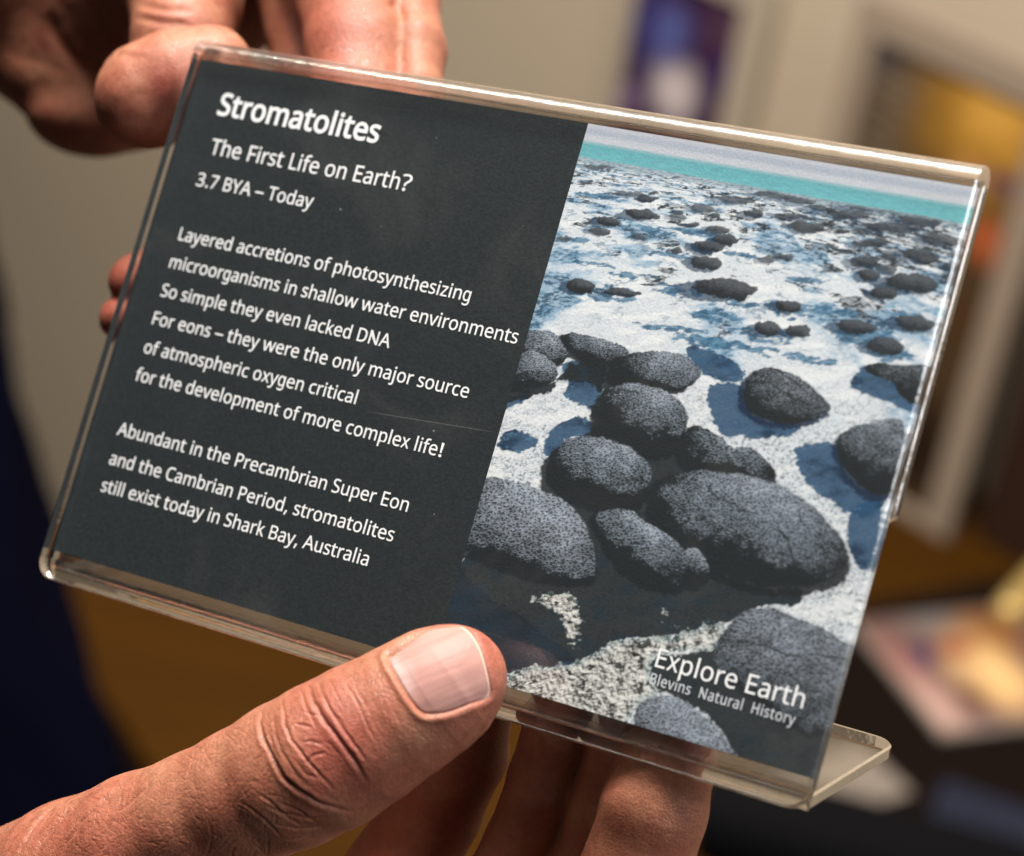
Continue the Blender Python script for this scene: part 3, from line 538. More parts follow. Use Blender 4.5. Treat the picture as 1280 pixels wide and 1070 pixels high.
# ------------------------------------------------------------------ lettering
GLYPHS = json.loads(r'''{"!":[326,[[128,175,98,621,228,621,197,175],[162,-12,133,-9,109,2,93,20,87,47,93,74,99,84,109,92,133,102,162,105,191,102,215,92,225,84,232,74,237,47,232,20,215,2,191,-9]]],",":[250,[[38,-112,71,25,85,101,172,101,179,91,164,43,132,-37,99,-112]]],".":[252,[[125,-12,103,-9,85,2,72,20,68,47,72,74,85,92,103,102,125,105,148,102,167,92,180,74,185,47,180,20,167,2,148,-9]]],"3":[507,[[214,-9,166,-7,121,-1,80,9,40,25,40,97,81,79,149,62,193,56,254,58,288,64,315,74,337,88,354,106,365,127,372,151,375,178,372,205,363,228,349,247,328,262,303,273,272,281,237,286,136,288,136,353,235,355,267,361,294,371,317,385,334,403,347,423,355,445,357,470,355,492,349,510,340,527,326,540,309,551,290,559,267,564,217,564,194,561,154,550,118,534,82,513,43,565,81,589,127,610,181,625,241,629,287,627,328,619,361,605,389,586,410,563,425,537,434,508,437,476,435,446,428,419,417,396,401,376,382,359,360,345,334,335,306,327,306,323,341,317,372,307,398,294,419,276,435,256,447,232,454,206,456,176,455,150,442,102,431,80,416,61,398,43,376,28,351,15,323,5,254,-7]]],"7":[507,[[121,0,380,551,39,551,39,621,463,621,463,562,206,0]]],"?":[463,[[149,175,151,229,157,255,168,279,185,301,209,323,291,384,323,413,336,431,344,451,346,476,344,495,338,513,327,527,313,540,294,550,272,557,246,561,191,562,145,556,104,546,46,526,13,587,82,611,134,623,192,629,271,627,313,619,349,606,380,589,404,566,422,540,432,511,436,477,432,441,420,411,401,384,376,360,278,288,247,260,235,242,228,223,224,175],[191,-12,165,-9,144,2,130,20,125,47,130,74,144,92,165,102,191,105,216,102,237,92,251,74,256,47,251,20,237,2,216,-9]]],"A":[579,[[0,0,253,623,326,623,578,0,493,0,416,192,159,192,82,0],[187,262,391,262,317,454,295,522,288,543,260,449]]],"B":[544,[[81,0,81,621,252,621,305,619,350,612,389,601,421,586,446,566,464,539,475,506,479,467,477,441,471,417,462,395,449,376,433,360,414,346,391,336,365,330,365,325,383,321,417,310,448,293,472,270,489,239,498,200,499,176,495,137,485,102,467,72,443,46,413,26,377,12,337,3,291,0],[156,356,302,358,332,363,355,371,372,382,385,396,394,414,399,435,401,458,399,482,392,502,381,519,366,532,346,541,321,548,291,552,156,554],[156,66,314,68,344,74,369,84,387,98,401,116,411,135,416,158,418,183,416,206,410,227,400,245,386,261,367,274,341,284,309,289,156,291]]],"C":[533,[[328,-9,284,-6,244,1,207,13,175,30,146,52,121,78,100,108,82,142,69,179,59,220,53,264,51,311,54,357,60,400,70,440,85,477,103,511,126,541,153,567,183,589,217,607,255,619,296,627,341,629,387,627,430,620,470,609,507,593,477,527,415,550,379,558,340,561,294,557,253,544,218,523,187,494,163,457,146,414,135,366,132,310,135,256,145,207,161,164,183,127,213,98,248,77,291,64,339,60,396,64,483,84,483,17,449,5,414,-3]]],"D":[615,[[82,0,82,621,311,619,352,612,390,601,425,586,456,567,484,543,508,515,528,484,543,448,555,408,562,364,564,316,559,243,543,179,517,124,481,80,435,45,381,20,320,5,249,0],[158,67,239,67,346,82,423,129,468,206,484,314,480,372,469,422,450,463,424,496,392,521,353,539,307,550,256,554,158,554]]],"E":[488,[[85,0,85,621,436,621,436,552,164,552,164,358,420,358,420,290,164,290,164,69,436,69,436,0]]],"F":[459,[[86,0,86,621,439,621,439,552,166,552,166,332,422,332,422,263,166,263,166,0]]],"H":[623,[[82,0,82,621,157,621,157,358,465,358,465,621,541,621,541,0,465,0,465,290,157,290,157,0]]],"L":[420,[[78,0,78,621,150,621,150,70,400,70,400,0]]],"N":[646,[[82,0,82,621,171,621,494,107,498,107,492,270,492,621,563,621,563,0,474,0,149,516,146,516,153,371,153,0]]],"P":[517,[[83,0,83,621,244,621,300,618,348,609,387,594,418,573,442,547,459,515,470,479,473,438,467,389,450,342,437,321,420,302,399,284,374,270,345,257,312,249,273,243,160,242,160,0],[160,309,262,310,297,316,327,325,351,337,370,354,383,376,391,403,394,435,391,463,384,487,373,508,356,524,335,537,308,546,275,552,160,554]]],"S":[459,[[207,-9,158,-7,114,-1,75,8,43,21,43,96,96,76,163,62,210,59,241,61,269,66,292,74,311,86,326,101,336,118,343,137,345,159,338,199,325,221,289,249,253,267,168,302,137,319,111,337,89,357,72,380,60,407,53,437,50,471,52,495,64,537,74,556,103,587,142,610,164,619,188,625,241,629,288,627,331,620,371,609,406,595,382,528,333,546,278,558,239,561,190,555,171,547,155,536,142,523,133,507,128,490,126,470,133,429,146,408,180,381,327,313,363,290,378,277,401,247,410,230,415,211,420,166,417,127,406,93,388,63,362,37,331,17,295,3,253,-6]]],"T":[487,[[204,0,204,552,9,552,9,621,478,621,478,552,283,552,283,0]]],"Y":[487,[[205,0,205,237,0,621,84,621,244,316,404,621,487,621,282,241,282,0]]],"a":[479,[[184,-9,154,-7,127,0,102,10,80,25,62,44,50,68,42,96,39,130,43,162,53,191,70,216,93,237,124,254,161,266,206,274,336,281,335,336,330,358,322,376,312,389,298,399,282,406,263,411,224,411,190,406,157,396,113,376,90,434,122,449,181,467,224,473,285,471,319,464,347,453,370,436,387,415,400,388,407,355,410,317,410,0,355,0,341,66,337,66,307,33,275,10,235,-4],[201,53,228,55,254,61,277,71,297,86,314,104,326,127,333,154,336,228,229,222,196,216,170,208,150,197,135,184,125,168,119,150,118,110,123,95,130,82,140,71,167,58]]],"b":[525,[[290,-9,241,-4,202,11,171,33,148,59,142,59,126,0,73,0,73,661,148,661,148,485,144,404,148,404,171,431,185,443,220,463,264,473,290,474,330,470,367,459,399,440,427,413,449,379,465,338,475,289,478,233,475,177,465,128,449,86,426,52,398,26,366,7,330,-5],[278,55,307,58,332,66,353,81,370,101,384,126,393,157,399,193,401,234,393,311,370,366,331,399,277,410,243,408,215,400,193,386,176,368,164,344,155,313,150,277,148,236,150,192,155,156,163,126,176,100,192,80,215,66,244,58]]],"c":[423,[[264,-9,205,-2,153,17,130,31,109,49,91,70,76,95,64,123,55,155,50,191,48,230,50,271,56,308,65,341,78,370,93,396,112,417,133,435,156,449,182,461,239,473,287,474,339,467,382,455,394,449,370,386,347,394,307,404,268,408,207,397,163,364,137,308,129,231,131,192,137,157,148,127,163,102,182,83,205,69,232,60,263,57,316,62,346,69,386,84,386,17,333,-2,302,-7]]],"d":[525,[[235,-9,194,-5,158,6,126,25,98,52,76,86,60,127,50,176,47,232,50,288,60,337,76,379,99,413,127,440,159,459,195,471,236,475,284,470,322,455,339,444,366,420,378,406,383,406,378,468,378,661,453,661,453,0,392,0,381,63,378,63,354,35,323,12,284,-3],[247,55,281,57,309,65,332,78,349,95,362,118,371,146,377,179,378,217,377,272,371,308,363,339,350,365,333,385,310,400,281,408,246,411,218,408,193,399,172,384,155,362,142,335,132,305,127,270,125,230,127,191,132,156,142,126,155,101,172,81,193,66,218,58]]],"e":[498,[[276,-9,213,-2,184,6,157,18,133,33,112,52,93,74,77,99,65,127,56,158,50,192,50,266,55,301,63,332,75,361,89,387,106,409,125,429,148,445,172,458,199,467,227,473,287,473,314,468,339,460,362,449,383,434,401,417,416,398,439,350,447,324,451,295,453,218,129,218,132,181,140,149,153,121,170,98,191,80,217,67,246,59,280,57,322,59,377,69,431,89,431,22,395,8,360,-1,321,-7],[131,279,371,279,370,307,364,333,356,355,344,375,328,391,308,403,284,410,257,412,230,410,207,403,187,392,169,377,154,358,143,335,135,309]]],"f":[305,[[97,0,97,407,13,407,13,443,97,469,99,538,107,573,120,603,138,626,160,643,186,655,217,663,251,665,291,662,334,652,343,649,323,589,271,601,234,601,218,596,205,588,194,577,185,562,176,522,175,466,295,466,295,407,175,407,175,0]]],"g":[471,[[222,-209,179,-207,140,-201,105,-192,74,-179,74,-109,106,-125,142,-136,182,-143,226,-145,251,-143,273,-136,292,-125,309,-110,322,-91,332,-68,337,-43,341,62,338,62,315,31,286,9,251,-4,211,-9,174,-5,140,7,111,27,87,55,67,90,53,131,45,178,42,232,45,285,53,332,67,373,87,409,111,438,140,458,173,471,210,475,249,470,284,457,314,435,339,404,343,404,352,466,406,466,406,-8,403,-55,394,-95,380,-130,361,-158,335,-180,304,-196,266,-206],[221,54,250,56,275,63,295,75,312,92,324,114,333,141,338,175,338,277,333,314,323,345,311,369,294,387,273,400,249,408,220,410,195,407,174,399,156,384,140,364,128,338,119,307,114,272,113,191,119,155,127,125,140,100,155,80,174,65,196,57]]],"h":[525,[[72,0,72,661,147,661,147,450,143,402,148,402,174,433,208,456,247,469,268,473,329,471,363,464,391,451,415,433,433,410,446,381,454,345,457,303,457,0,383,0,383,298,376,347,357,382,325,403,281,410,245,408,216,399,193,386,176,366,163,342,154,313,149,279,147,0]]],"i":[229,[[116,543,98,546,83,556,73,571,69,592,73,614,83,629,98,638,116,641,132,638,147,629,158,614,161,592,158,571,147,556,132,546],[76,0,76,466,154,466,154,0]]],"j":[239,[[121,543,102,546,86,556,76,571,72,592,76,614,86,629,102,638,121,641,138,638,153,629,164,614,168,592,164,571,153,556,138,546],[20,-209,-20,-206,-51,-198,-51,-136,-15,-144,24,-144,49,-137,59,-130,68,-121,78,-92,79,466,160,466,160,-70,158,-100,152,-128,142,-151,127,-172,108,-188,84,-199,55,-206]]],"k":[455,[[72,0,72,661,146,661,146,308,143,240,146,240,162,260,201,309,346,466,434,466,249,267,447,0,357,0,198,217,146,171,146,0]]],"l":[229,[[76,0,76,661,154,661,154,0]]],"m":[799,[[73,0,73,466,133,466,144,403,149,403,174,434,189,447,225,465,244,470,284,475,333,470,373,455,403,431,424,396,428,396,455,431,472,445,511,464,553,473,611,472,643,465,669,452,691,434,708,411,720,381,727,346,730,303,730,0,655,0,655,300,649,348,632,383,603,403,562,410,531,408,505,401,484,388,467,371,454,349,445,323,440,292,438,257,438,0,364,0,364,300,358,348,340,383,311,403,270,410,238,408,211,399,190,386,174,367,163,343,154,314,149,280,148,0]]],"n":[525,[[72,0,72,466,133,466,144,403,148,403,174,434,191,447,229,465,270,474,330,472,363,465,392,452,415,434,433,411,446,381,454,346,457,303,457,0,383,0,383,298,376,347,357,382,325,403,281,410,246,408,217,399,193,386,176,367,163,343,154,314,149,280,147,0]]],"o":[527,[[262,-9,232,-7,204,-2,177,7,152,20,129,35,109,54,91,77,76,102,64,131,55,162,50,197,48,234,52,288,63,336,81,377,106,412,138,439,175,459,217,471,265,475,296,473,325,468,352,459,377,446,400,431,420,412,438,390,453,365,465,336,473,305,479,271,480,234,477,179,466,131,447,90,421,55,389,27,352,7,310,-5],[264,55,297,58,325,67,349,82,368,103,382,129,393,160,399,195,401,234,399,273,393,308,382,338,368,363,349,384,325,399,297,407,263,410,230,407,202,399,178,384,160,363,145,338,135,308,129,273,127,234,129,195,135,160,146,129,160,103,179,82,202,67,231,58]]],"p":[525,[[73,-209,73,466,134,466,144,403,148,403,159,417,186,443,220,463,264,473,290,475,331,471,367,460,399,441,427,415,449,381,465,340,475,290,478,234,475,178,465,129,449,87,427,53,399,26,367,7,330,-5,290,-9,264,-7,220,3,186,22,171,34,148,59,143,59,148,-9,148,-209],[278,55,317,61,333,68,360,91,380,123,387,142,397,186,401,235,399,273,393,307,384,337,370,363,353,383,332,398,306,407,277,410,244,408,217,400,195,388,178,370,165,348,156,320,150,287,148,249,150,193,155,158,163,127,176,101,192,81,215,66,244,58]]],"r":[349,[[72,0,72,466,133,466,141,381,144,381,156,399,184,432,219,459,239,468,260,473,296,474,336,469,327,399,278,405,244,400,213,386,198,375,174,347,156,312,147,271,146,0]]],"s":[391,[[180,-9,137,-7,101,-1,70,8,42,21,42,90,88,71,143,56,181,53,228,58,246,64,260,72,279,94,285,122,280,146,263,167,244,181,120,238,78,266,58,289,51,302,46,316,42,351,44,379,53,404,67,425,87,443,111,457,139,467,171,473,206,475,244,473,280,466,314,457,345,443,321,383,278,399,232,410,201,412,162,408,134,397,116,379,110,356,116,330,127,316,145,303,278,241,320,213,339,190,346,177,353,147,354,129,351,97,343,69,328,46,307,26,281,11,251,0,218,-7]]],"t":[335,[[231,-9,176,-2,143,11,117,33,97,65,90,85,85,136,85,407,15,407,15,443,86,474,119,573,167,573,167,466,311,466,311,407,167,407,168,117,179,86,189,74,214,59,229,55,254,54,315,63,315,5,277,-5]]],"u":[525,[[233,-9,194,-6,161,1,132,14,109,32,91,55,78,84,70,120,67,161,67,466,143,466,143,166,149,117,168,83,200,62,244,55,279,57,308,66,331,79,349,98,362,122,371,151,376,185,378,466,453,466,453,0,392,0,381,62,377,62,351,30,316,8,276,-4]]],"v":[452,[[180,0,0,466,84,466,196,160,223,68,227,68,267,191,368,466,452,466,270,0]]],"w":[715,[[144,1,10,467,93,467,170,181,192,79,196,79,225,194,315,467,402,467,496,173,516,93,518,80,522,80,544,179,623,467,705,467,569,1,476,1,386,281,358,387,355,387,328,281,235,1]]],"x":[433,[[15,0,174,238,22,466,104,466,217,290,329,466,410,466,259,238,418,0,336,0,217,186,96,0]]],"y":[453,[[75,-209,46,-207,10,-202,10,-141,47,-146,82,-145,114,-133,128,-123,150,-97,160,-81,193,-2,1,466,84,466,200,167,216,119,227,74,231,74,259,166,368,466,453,466,248,-64,219,-124,183,-170,162,-187,136,-199,107,-206]]],"z":[395,[[33,0,33,50,275,407,47,407,47,466,356,466,356,409,118,59,362,59,362,0]]],"\u2013":[498,[[20,205,20,275,478,275,478,205]]]}''')
def text_width(s, tr=0.0): return sum((GLYPHS[c][0] if c != ' ' else 226) + tr * 1000 for c in s) / 1000
def grow(c, o):
    """fatten a contour by o (em) along its corner normals"""
    a = c - np.roll(c, 1, 0); b = np.roll(c, -1, 0) - c
    a /= np.linalg.norm(a, axis=1)[:, None] + 1e-9; b /= np.linalg.norm(b, axis=1)[:, None] + 1e-9
    t = a + b; t /= np.linalg.norm(t, axis=1)[:, None] + 1e-9
    n = np.c_[t[:, 1], -t[:, 0]]; cosh = np.clip((n * np.c_[a[:, 1], -a[:, 0]]).sum(1), .45, 1)
    return c + n * (o / cosh)[:, None]
def text_mesh(name, lines, z, material, parent, bold=0.0, tr=0.0):
    """lines: (text, x, baseline y, em size or None, x end or None)"""
    cu = bpy.data.curves.new(name, 'CURVE'); cu.dimensions = '2D'; cu.fill_mode = 'BOTH'
    for (s, x, y, em, xe) in lines:
        a = on_card(x, y)
        if xe: xe = on_card(xe, y)[0]
        x, y = a[0], a[1]
        k = em or (xe - x) / text_width(s, tr); kx = k if not (em and xe) else (xe - x) / text_width(s, tr)
        for ch in s:
            if ch == ' ': x += (.226 + tr) * kx; continue
            adv, cs = GLYPHS[ch]
            area = [0.5 * np.sum(np.array(c[0::2]) * np.roll(c[1::2], -1) - np.roll(c[0::2], -1) * np.array(c[1::2])) for c in cs]
            for c in cs:
                p = np.array(c, float).reshape(-1, 2) / 1000
                if bold: p = grow(p, bold * SIGN)
                sp = cu.splines.new('POLY'); sp.points.add(len(p) - 1); sp.use_cyclic_u = True
                q = np.zeros((len(p), 4)); q[:, 0] = x + p[:, 0] * kx; q[:, 1] = y + p[:, 1] * k; q[:, 3] = 1
                sp.points.foreach_set('co', q.ravel().astype(np.float32))
            x += (adv / 1000 + tr) * kx
    tmp = bpy.data.objects.new(name, cu); COL.objects.link(tmp)
    dg = bpy.context.evaluated_depsgraph_get()
    me = bpy.data.meshes.new_from_object(tmp.evaluated_get(dg)); bpy.data.objects.remove(tmp); me.name = name; me.transform(Matrix.Scale(0.001, 4))
    me.materials.clear(); me.materials.append(material)
    o = bpy.data.objects.new(name, me); COL.objects.link(o); o.parent = parent; o.location = (0, 0, z / 1000)
    return o
_c = np.array(GLYPHS['l'][1][0], float).reshape(-1, 2)
_area = 0.5 * np.sum(_c[:, 0] * np.roll(_c[:, 1], -1) - np.roll(_c[:, 0], -1) * _c[:, 1])
SIGN = 1.0 if _area > 0 else -1.0

# ------------------------------------------------------------------ the card
def paper_stock(name, color=None, attr=None, rough=0.62):
    m, nt, out = mat(name)
    b = N(nt, 'ShaderNodeBsdfPrincipled', i_Roughness=rough); b.inputs['Specular IOR Level'].default_value = 0.35
    nt.links.new(b.outputs[0], out.inputs[0])
    tc = N(nt, 'ShaderNodeTexCoord')
    n = N(nt, 'ShaderNodeTexNoise', i_Scale=2600.0, i_Detail=3.0); nt.links.new(tc.outputs['Object'], n.inputs['Vector'])
    bp = N(nt, 'ShaderNodeBump', i_Strength=0.35, i_Distance=0.00012); nt.links.new(n.outputs[0], bp.inputs['Height']); nt.links.new(bp.outputs[0], b.inputs['Normal'])
    if attr:
        a = N(nt, 'ShaderNodeVertexColor', layer_name=attr); nt.links.new(a.outputs[0], b.inputs['Base Color'])
    else:
        n2 = N(nt, 'ShaderNodeTexNoise', i_Scale=1800.0, i_Detail=4.0); nt.links.new(tc.outputs['Object'], n2.inputs['Vector'])
        mr = N(nt, 'ShaderNodeMapRange', i_1=0.3, i_2=0.7, i_3=0.72, i_4=1.28); nt.links.new(n2.outputs[0], mr.inputs[0])
        mx = N(nt, 'ShaderNodeMix', data_type='RGBA', blend_type='MULTIPLY'); mx.inputs[0].default_value = 1; mx.inputs[6].default_value = (*color, 1)
        nt.links.new(mr.outputs[0], mx.inputs[7])
        vo = N(nt, 'ShaderNodeTexVoronoi', i_Scale=230.0); nt.links.new(tc.outputs['Object'], vo.inputs['Vector'])      # specks of dust
        dr = N(nt, 'ShaderNodeMapRange', i_1=0.046, i_2=0.022); nt.links.new(vo.outputs['Distance'], dr.inputs[0])
        sp = N(nt, 'ShaderNodeSeparateColor'); nt.links.new(vo.outputs['Color'], sp.inputs[0])
        gt = N(nt, 'ShaderNodeMapRange', i_1=0.45, i_2=0.9); nt.links.new(sp.outputs[0], gt.inputs[0])
        ml = N(nt, 'ShaderNodeMath', operation='MULTIPLY'); nt.links.new(dr.outputs[0], ml.inputs[0]); nt.links.new(gt.outputs[0], ml.inputs[1])
        md = N(nt, 'ShaderNodeMix', data_type='RGBA'); md.inputs[7].default_value = (0.38, 0.40, 0.41, 1)
        nt.links.new(ml.outputs[0], md.inputs[0]); nt.links.new(mx.outputs[2], md.inputs[6]); 
        a0, a1 = on_card(*L(455, 514)[:2]) / 1000, on_card(*L(624, 541)[:2]) / 1000; dv = (a1 - a0)[:2]; ln = np.linalg.norm(dv); dv /= ln; nv = np.array([-dv[1], dv[0]])   # a hairline scratch
        def dot(v, off):
            n = N(nt, 'ShaderNodeVectorMath', operation='DOT_PRODUCT'); nt.links.new(tc.outputs['Object'], n.inputs[0]); n.inputs[1].default_value = (v[0], v[1], 0)
            k = N(nt, 'ShaderNodeMath', operation='ADD'); nt.links.new(n.outputs['Value'], k.inputs[0]); k.inputs[1].default_value = -float(off); return k
        ac_ = N(nt, 'ShaderNodeMath', operation='ABSOLUTE'); nt.links.new(dot(nv, nv @ a0[:2]).outputs[0], ac_.inputs[0])
        al = N(nt, 'ShaderNodeMapRange', i_1=0.00007, i_2=0.00003); nt.links.new(ac_.outputs[0], al.inputs[0])
        am = N(nt, 'ShaderNodeMath', operation='ABSOLUTE'); nt.links.new(dot(dv, dv @ a0[:2] + ln / 2).outputs[0], am.inputs[0])
        ar = N(nt, 'ShaderNodeMapRange', i_1=ln / 2, i_2=ln / 2 - .004, i_3=0.0, i_4=0.22); nt.links.new(am.outputs[0], ar.inputs[0])
        as_ = N(nt, 'ShaderNodeMath', operation='MULTIPLY'); nt.links.new(al.outputs[0], as_.inputs[0]); nt.links.new(ar.outputs[0], as_.inputs[1])
        ms = N(nt, 'ShaderNodeMix', data_type='RGBA'); ms.inputs[7].default_value = (0.4, 0.4, 0.4, 1)
        nt.links.new(as_.outputs[0], ms.inputs[0]); nt.links.new(md.outputs[2], ms.inputs[6]); nt.links.new(ms.outputs[2], b.inputs['Base Color'])
    return m
card_ink = paper_stock('charcoal_ink', (0.0150, 0.0215, 0.0245))
photo_ink = paper_stock('photo_ink', attr='ink')
white_ink = principled('white_lettering', (0.90, 0.92, 0.95), 0.6, 0.3)
soft_ink = principled('pale_lettering', (0.66, 0.70, 0.76), 0.6, 0.3)
CX0, CX1, CY0, CY1 = 0.2, 129.4, 4.4, 84.7
card = from_bm('information_card', box_bm((CX1 - CX0) / 1000, (CY1 - CY0) / 1000, 0.0003, ((CX0 + CX1) / 2000, (CY0 + CY1) / 2000, (Z_CARD - .15) / 1000)), (card_ink,))
card.matrix_world = HOLD_M
tag(card, 'printed charcoal card about stromatolites with white text and a stony shore picture', 'card')
PX0, PX1, PY0, PY1 = on_card(71.8, 45)[0], CX1 - 0.05, CY0 + .05, CY1 - .05
X, Y = np.meshgrid(np.linspace(PX0, PX1, 480), np.linspace(PY0, PY1, 660)); img = paint(X, Y)
gy, gx = X.shape
V = np.stack([X / 1000, Y / 1000, np.full(X.shape, (Z_CARD + .03) / 1000)], -1).reshape(-1, 3)
idx = np.arange(gx * gy).reshape(gy, gx)
F = np.stack([idx[:-1, :-1], idx[:-1, 1:], idx[1:, 1:], idx[1:, :-1]], -1).reshape(-1, 4)
ph = link_mesh('shore_photograph', V, F, (photo_ink,), card, smooth=False)
at = ph.data.color_attributes.new('ink', 'FLOAT_COLOR', 'POINT')
at.data.foreach_set('color', np.c_[np.clip(img.reshape(-1, 3), 0, 1) ** 1.12 * 1.0, np.ones(gx * gy)].ravel().astype(np.float32))
zt = Z_CARD + .06
text_mesh('title_lettering', [('Stromatolites', 8.0, 75.95, None, 38.3)], zt, white_ink, card, bold=0.021)
text_mesh('subtitle_lettering', [('The First Life on Earth?', 8.9, 69.6, None, 46.1), ('3.7 BYA \u2013 Today', 8.1, 64.35, None, 30.2)], zt, white_ink, card, bold=0.006)
EM = (70.6 - 7.6) / text_width('microorganisms in shallow water environments')
text_mesh('body_lettering', [
    ('Layered accretions of photosynthesizing', 7.75, 55.5, EM, 61.3), ('microorganisms in shallow water environments', 7.6, 51.0, EM, 70.6),
    ('So simple they even lacked DNA', 7.7, 46.4, EM, 50.3), ('For eons \u2013 they were the only major source', 7.55, 41.9, EM, 65.4),
    ('of atmospheric oxygen critical', 7.7, 37.3, EM, 47.7), ('for the development of more complex life!', 7.75, 32.85, EM, 64.1),
    ('Abundant in the Precambrian Super Eon', 7.5, 24.1, EM, 61.15), ('and the Cambrian Period, stromatolites', 7.55, 19.45, EM, 60.1), ('still exist today in Shark Bay, Australia', 7.55, 15.15, EM, 57.3)],
    zt, white_ink, card, bold=0.006)
text_mesh('logo_lettering', [('Explore Earth', 104.1, 12.7, None, 126.3)], zt, white_ink, card, bold=0.004)
text_mesh('tagline_lettering', [('Blevins  Natural  History', 104.2, 10.35, 2.35, 125.6)], zt, soft_ink, card, bold=0.004, tr=0.03)

# ------------------------------------------------------------------ clear acrylic sign holder (one bent sheet)
def clear_face():
    m, nt, out = mat('clear_acrylic')
    lw = N(nt, 'ShaderNodeLayerWeight', i_Blend=0.5)
    pw = N(nt, 'ShaderNodeMath', operation='POWER'); pw.inputs[1].default_value = 5.0; nt.links.new(lw.outputs['Facing'], pw.inputs[0])
    mr = N(nt, 'ShaderNodeMapRange', i_1=0.0, i_2=1.0, i_3=0.04, i_4=1.0); nt.links.new(pw.outputs[0], mr.inputs[0])
    tr = N(nt, 'ShaderNodeBsdfTransparent'); tr.inputs[0].default_value = (0.975, 0.975, 0.97, 1)
    gl = N(nt, 'ShaderNodeBsdfGlossy', i_Roughness=0.06)
    t0 = N(nt, 'ShaderNodeTexCoord'); sm = N(nt, 'ShaderNodeTexNoise', i_Scale=85.0, i_Detail=6.0, i_Roughness=0.65); nt.links.new(t0.outputs['Object'], sm.inputs['Vector'])
    sr = N(nt, 'ShaderNodeMapRange', i_1=0.45, i_2=0.75, i_3=0.05, i_4=0.30); nt.links.new(sm.outputs[0], sr.inputs[0]); nt.links.new(sr.outputs[0], gl.inputs['Roughness'])   # finger smudges
    tc = N(nt, 'ShaderNodeTexCoord'); nz = N(nt, 'ShaderNodeTexNoise', i_Scale=60.0, i_Detail=3.0); nt.links.new(tc.outputs['Object'], nz.inputs['Vector'])
    bp = N(nt, 'ShaderNodeBump', i_Strength=0.05, i_Distance=0.001); nt.links.new(nz.outputs[0], bp.inputs['Height']); nt.links.new(bp.outputs[0], gl.inputs['Normal'])
    mx = N(nt, 'ShaderNodeMixShader'); nt.links.new(mr.outputs[0], mx.inputs[0]); nt.links.new(tr.outputs[0], mx.inputs[1]); nt.links.new(gl.outputs[0], mx.inputs[2])
    # a thin film of smears and dust from handling
    df = N(nt, 'ShaderNodeBsdfDiffuse'); df.inputs[0].default_value = (0.75, 0.74, 0.72, 1)
    s1 = N(nt, 'ShaderNodeTexNoise', i_Scale=42.0, i_Detail=7.0, i_Roughness=0.68, i_Distortion=1.2); nt.links.new(t0.outputs['Object'], s1.inputs['Vector'])
    s2 = N(nt, 'ShaderNodeMapRange', i_1=0.52, i_2=0.85, i_3=0.0, i_4=0.020); nt.links.new(s1.outputs[0], s2.inputs[0])
    m2 = N(nt, 'ShaderNodeMixShader'); nt.links.new(s2.outputs[0], m2.inputs[0]); nt.links.new(mx.outputs[0], m2.inputs[1]); nt.links.new(df.outputs[0], m2.inputs[2])
    nt.links.new(m2.outputs[0], out.inputs[0])
    return m
def glass_edge():
    m, nt, out = mat('acrylic_edge')
    g = N(nt, 'ShaderNodeBsdfGlass', i_IOR=1.49, i_Roughness=0.11); g.inputs[0].default_value = (0.98, 0.96, 0.93, 1)
    tc = N(nt, 'ShaderNodeTexCoord'); nz = N(nt, 'ShaderNodeTexNoise', i_Scale=420.0, i_Detail=2.0); nt.links.new(tc.outputs['Object'], nz.inputs['Vector'])
    bp = N(nt, 'ShaderNodeBump', i_Strength=0.25, i_Distance=0.0004); nt.links.new(nz.outputs[0], bp.inputs['Height']); nt.links.new(bp.outputs[0], g.inputs['Normal'])
    gl = N(nt, 'ShaderNodeBsdfGlossy', i_Roughness=0.28); gl.inputs[0].default_value = (0.95, 0.93, 0.92, 1); nt.links.new(bp.outputs[0], gl.inputs['Normal'])
    mx = N(nt, 'ShaderNodeMixShader'); mx.inputs[0].default_value = 0.05; nt.links.new(g.outputs[0], mx.inputs[1]); nt.links.new(gl.outputs[0], mx.inputs[2]); nt.links.new(mx.outputs[0], out.inputs[0])
    return m
ac, ae = clear_face(), glass_edge()
def fold_skin():                                   # the heat-bent fold: part refracting, part plainly see-through
    m = ae.copy(); m.name = 'acrylic_fold'; nt = m.node_tree
    for n in nt.nodes:
        if n.type in ('BSDF_GLASS', 'BSDF_GLOSSY'): n.inputs['Roughness'].default_value = 0.24
    out = [n for n in nt.nodes if n.type == 'OUTPUT_MATERIAL'][0]; src = out.inputs[0].links[0].from_socket
    t = N(nt, 'ShaderNodeBsdfTransparent'); mx = N(nt, 'ShaderNodeMixShader'); mx.inputs[0].default_value = 0.45
    nt.links.new(src, mx.inputs[1]); nt.links.new(t.outputs[0], mx.inputs[2]); nt.links.new(mx.outputs[0], out.inputs[0])
    return m
af = fold_skin()
TH = 2.0; HW = 130.0; ZB = -3.0                    # sheet thickness, width, front of the rear panel
holder = empty('sign_holder', HOLD_M)
tag(holder, 'clear acrylic sign holder with a bent foot, held around the charcoal card', 'sign holder')
def arc(cx, cy, r, a0, a1, n=7):
    return [(cx + r * math.cos(math.radians(a0 + (a1 - a0) * k / (n - 1))), cy + r * math.sin(math.radians(a0 + (a1 - a0) * k / (n - 1)))) for k in range(n)]
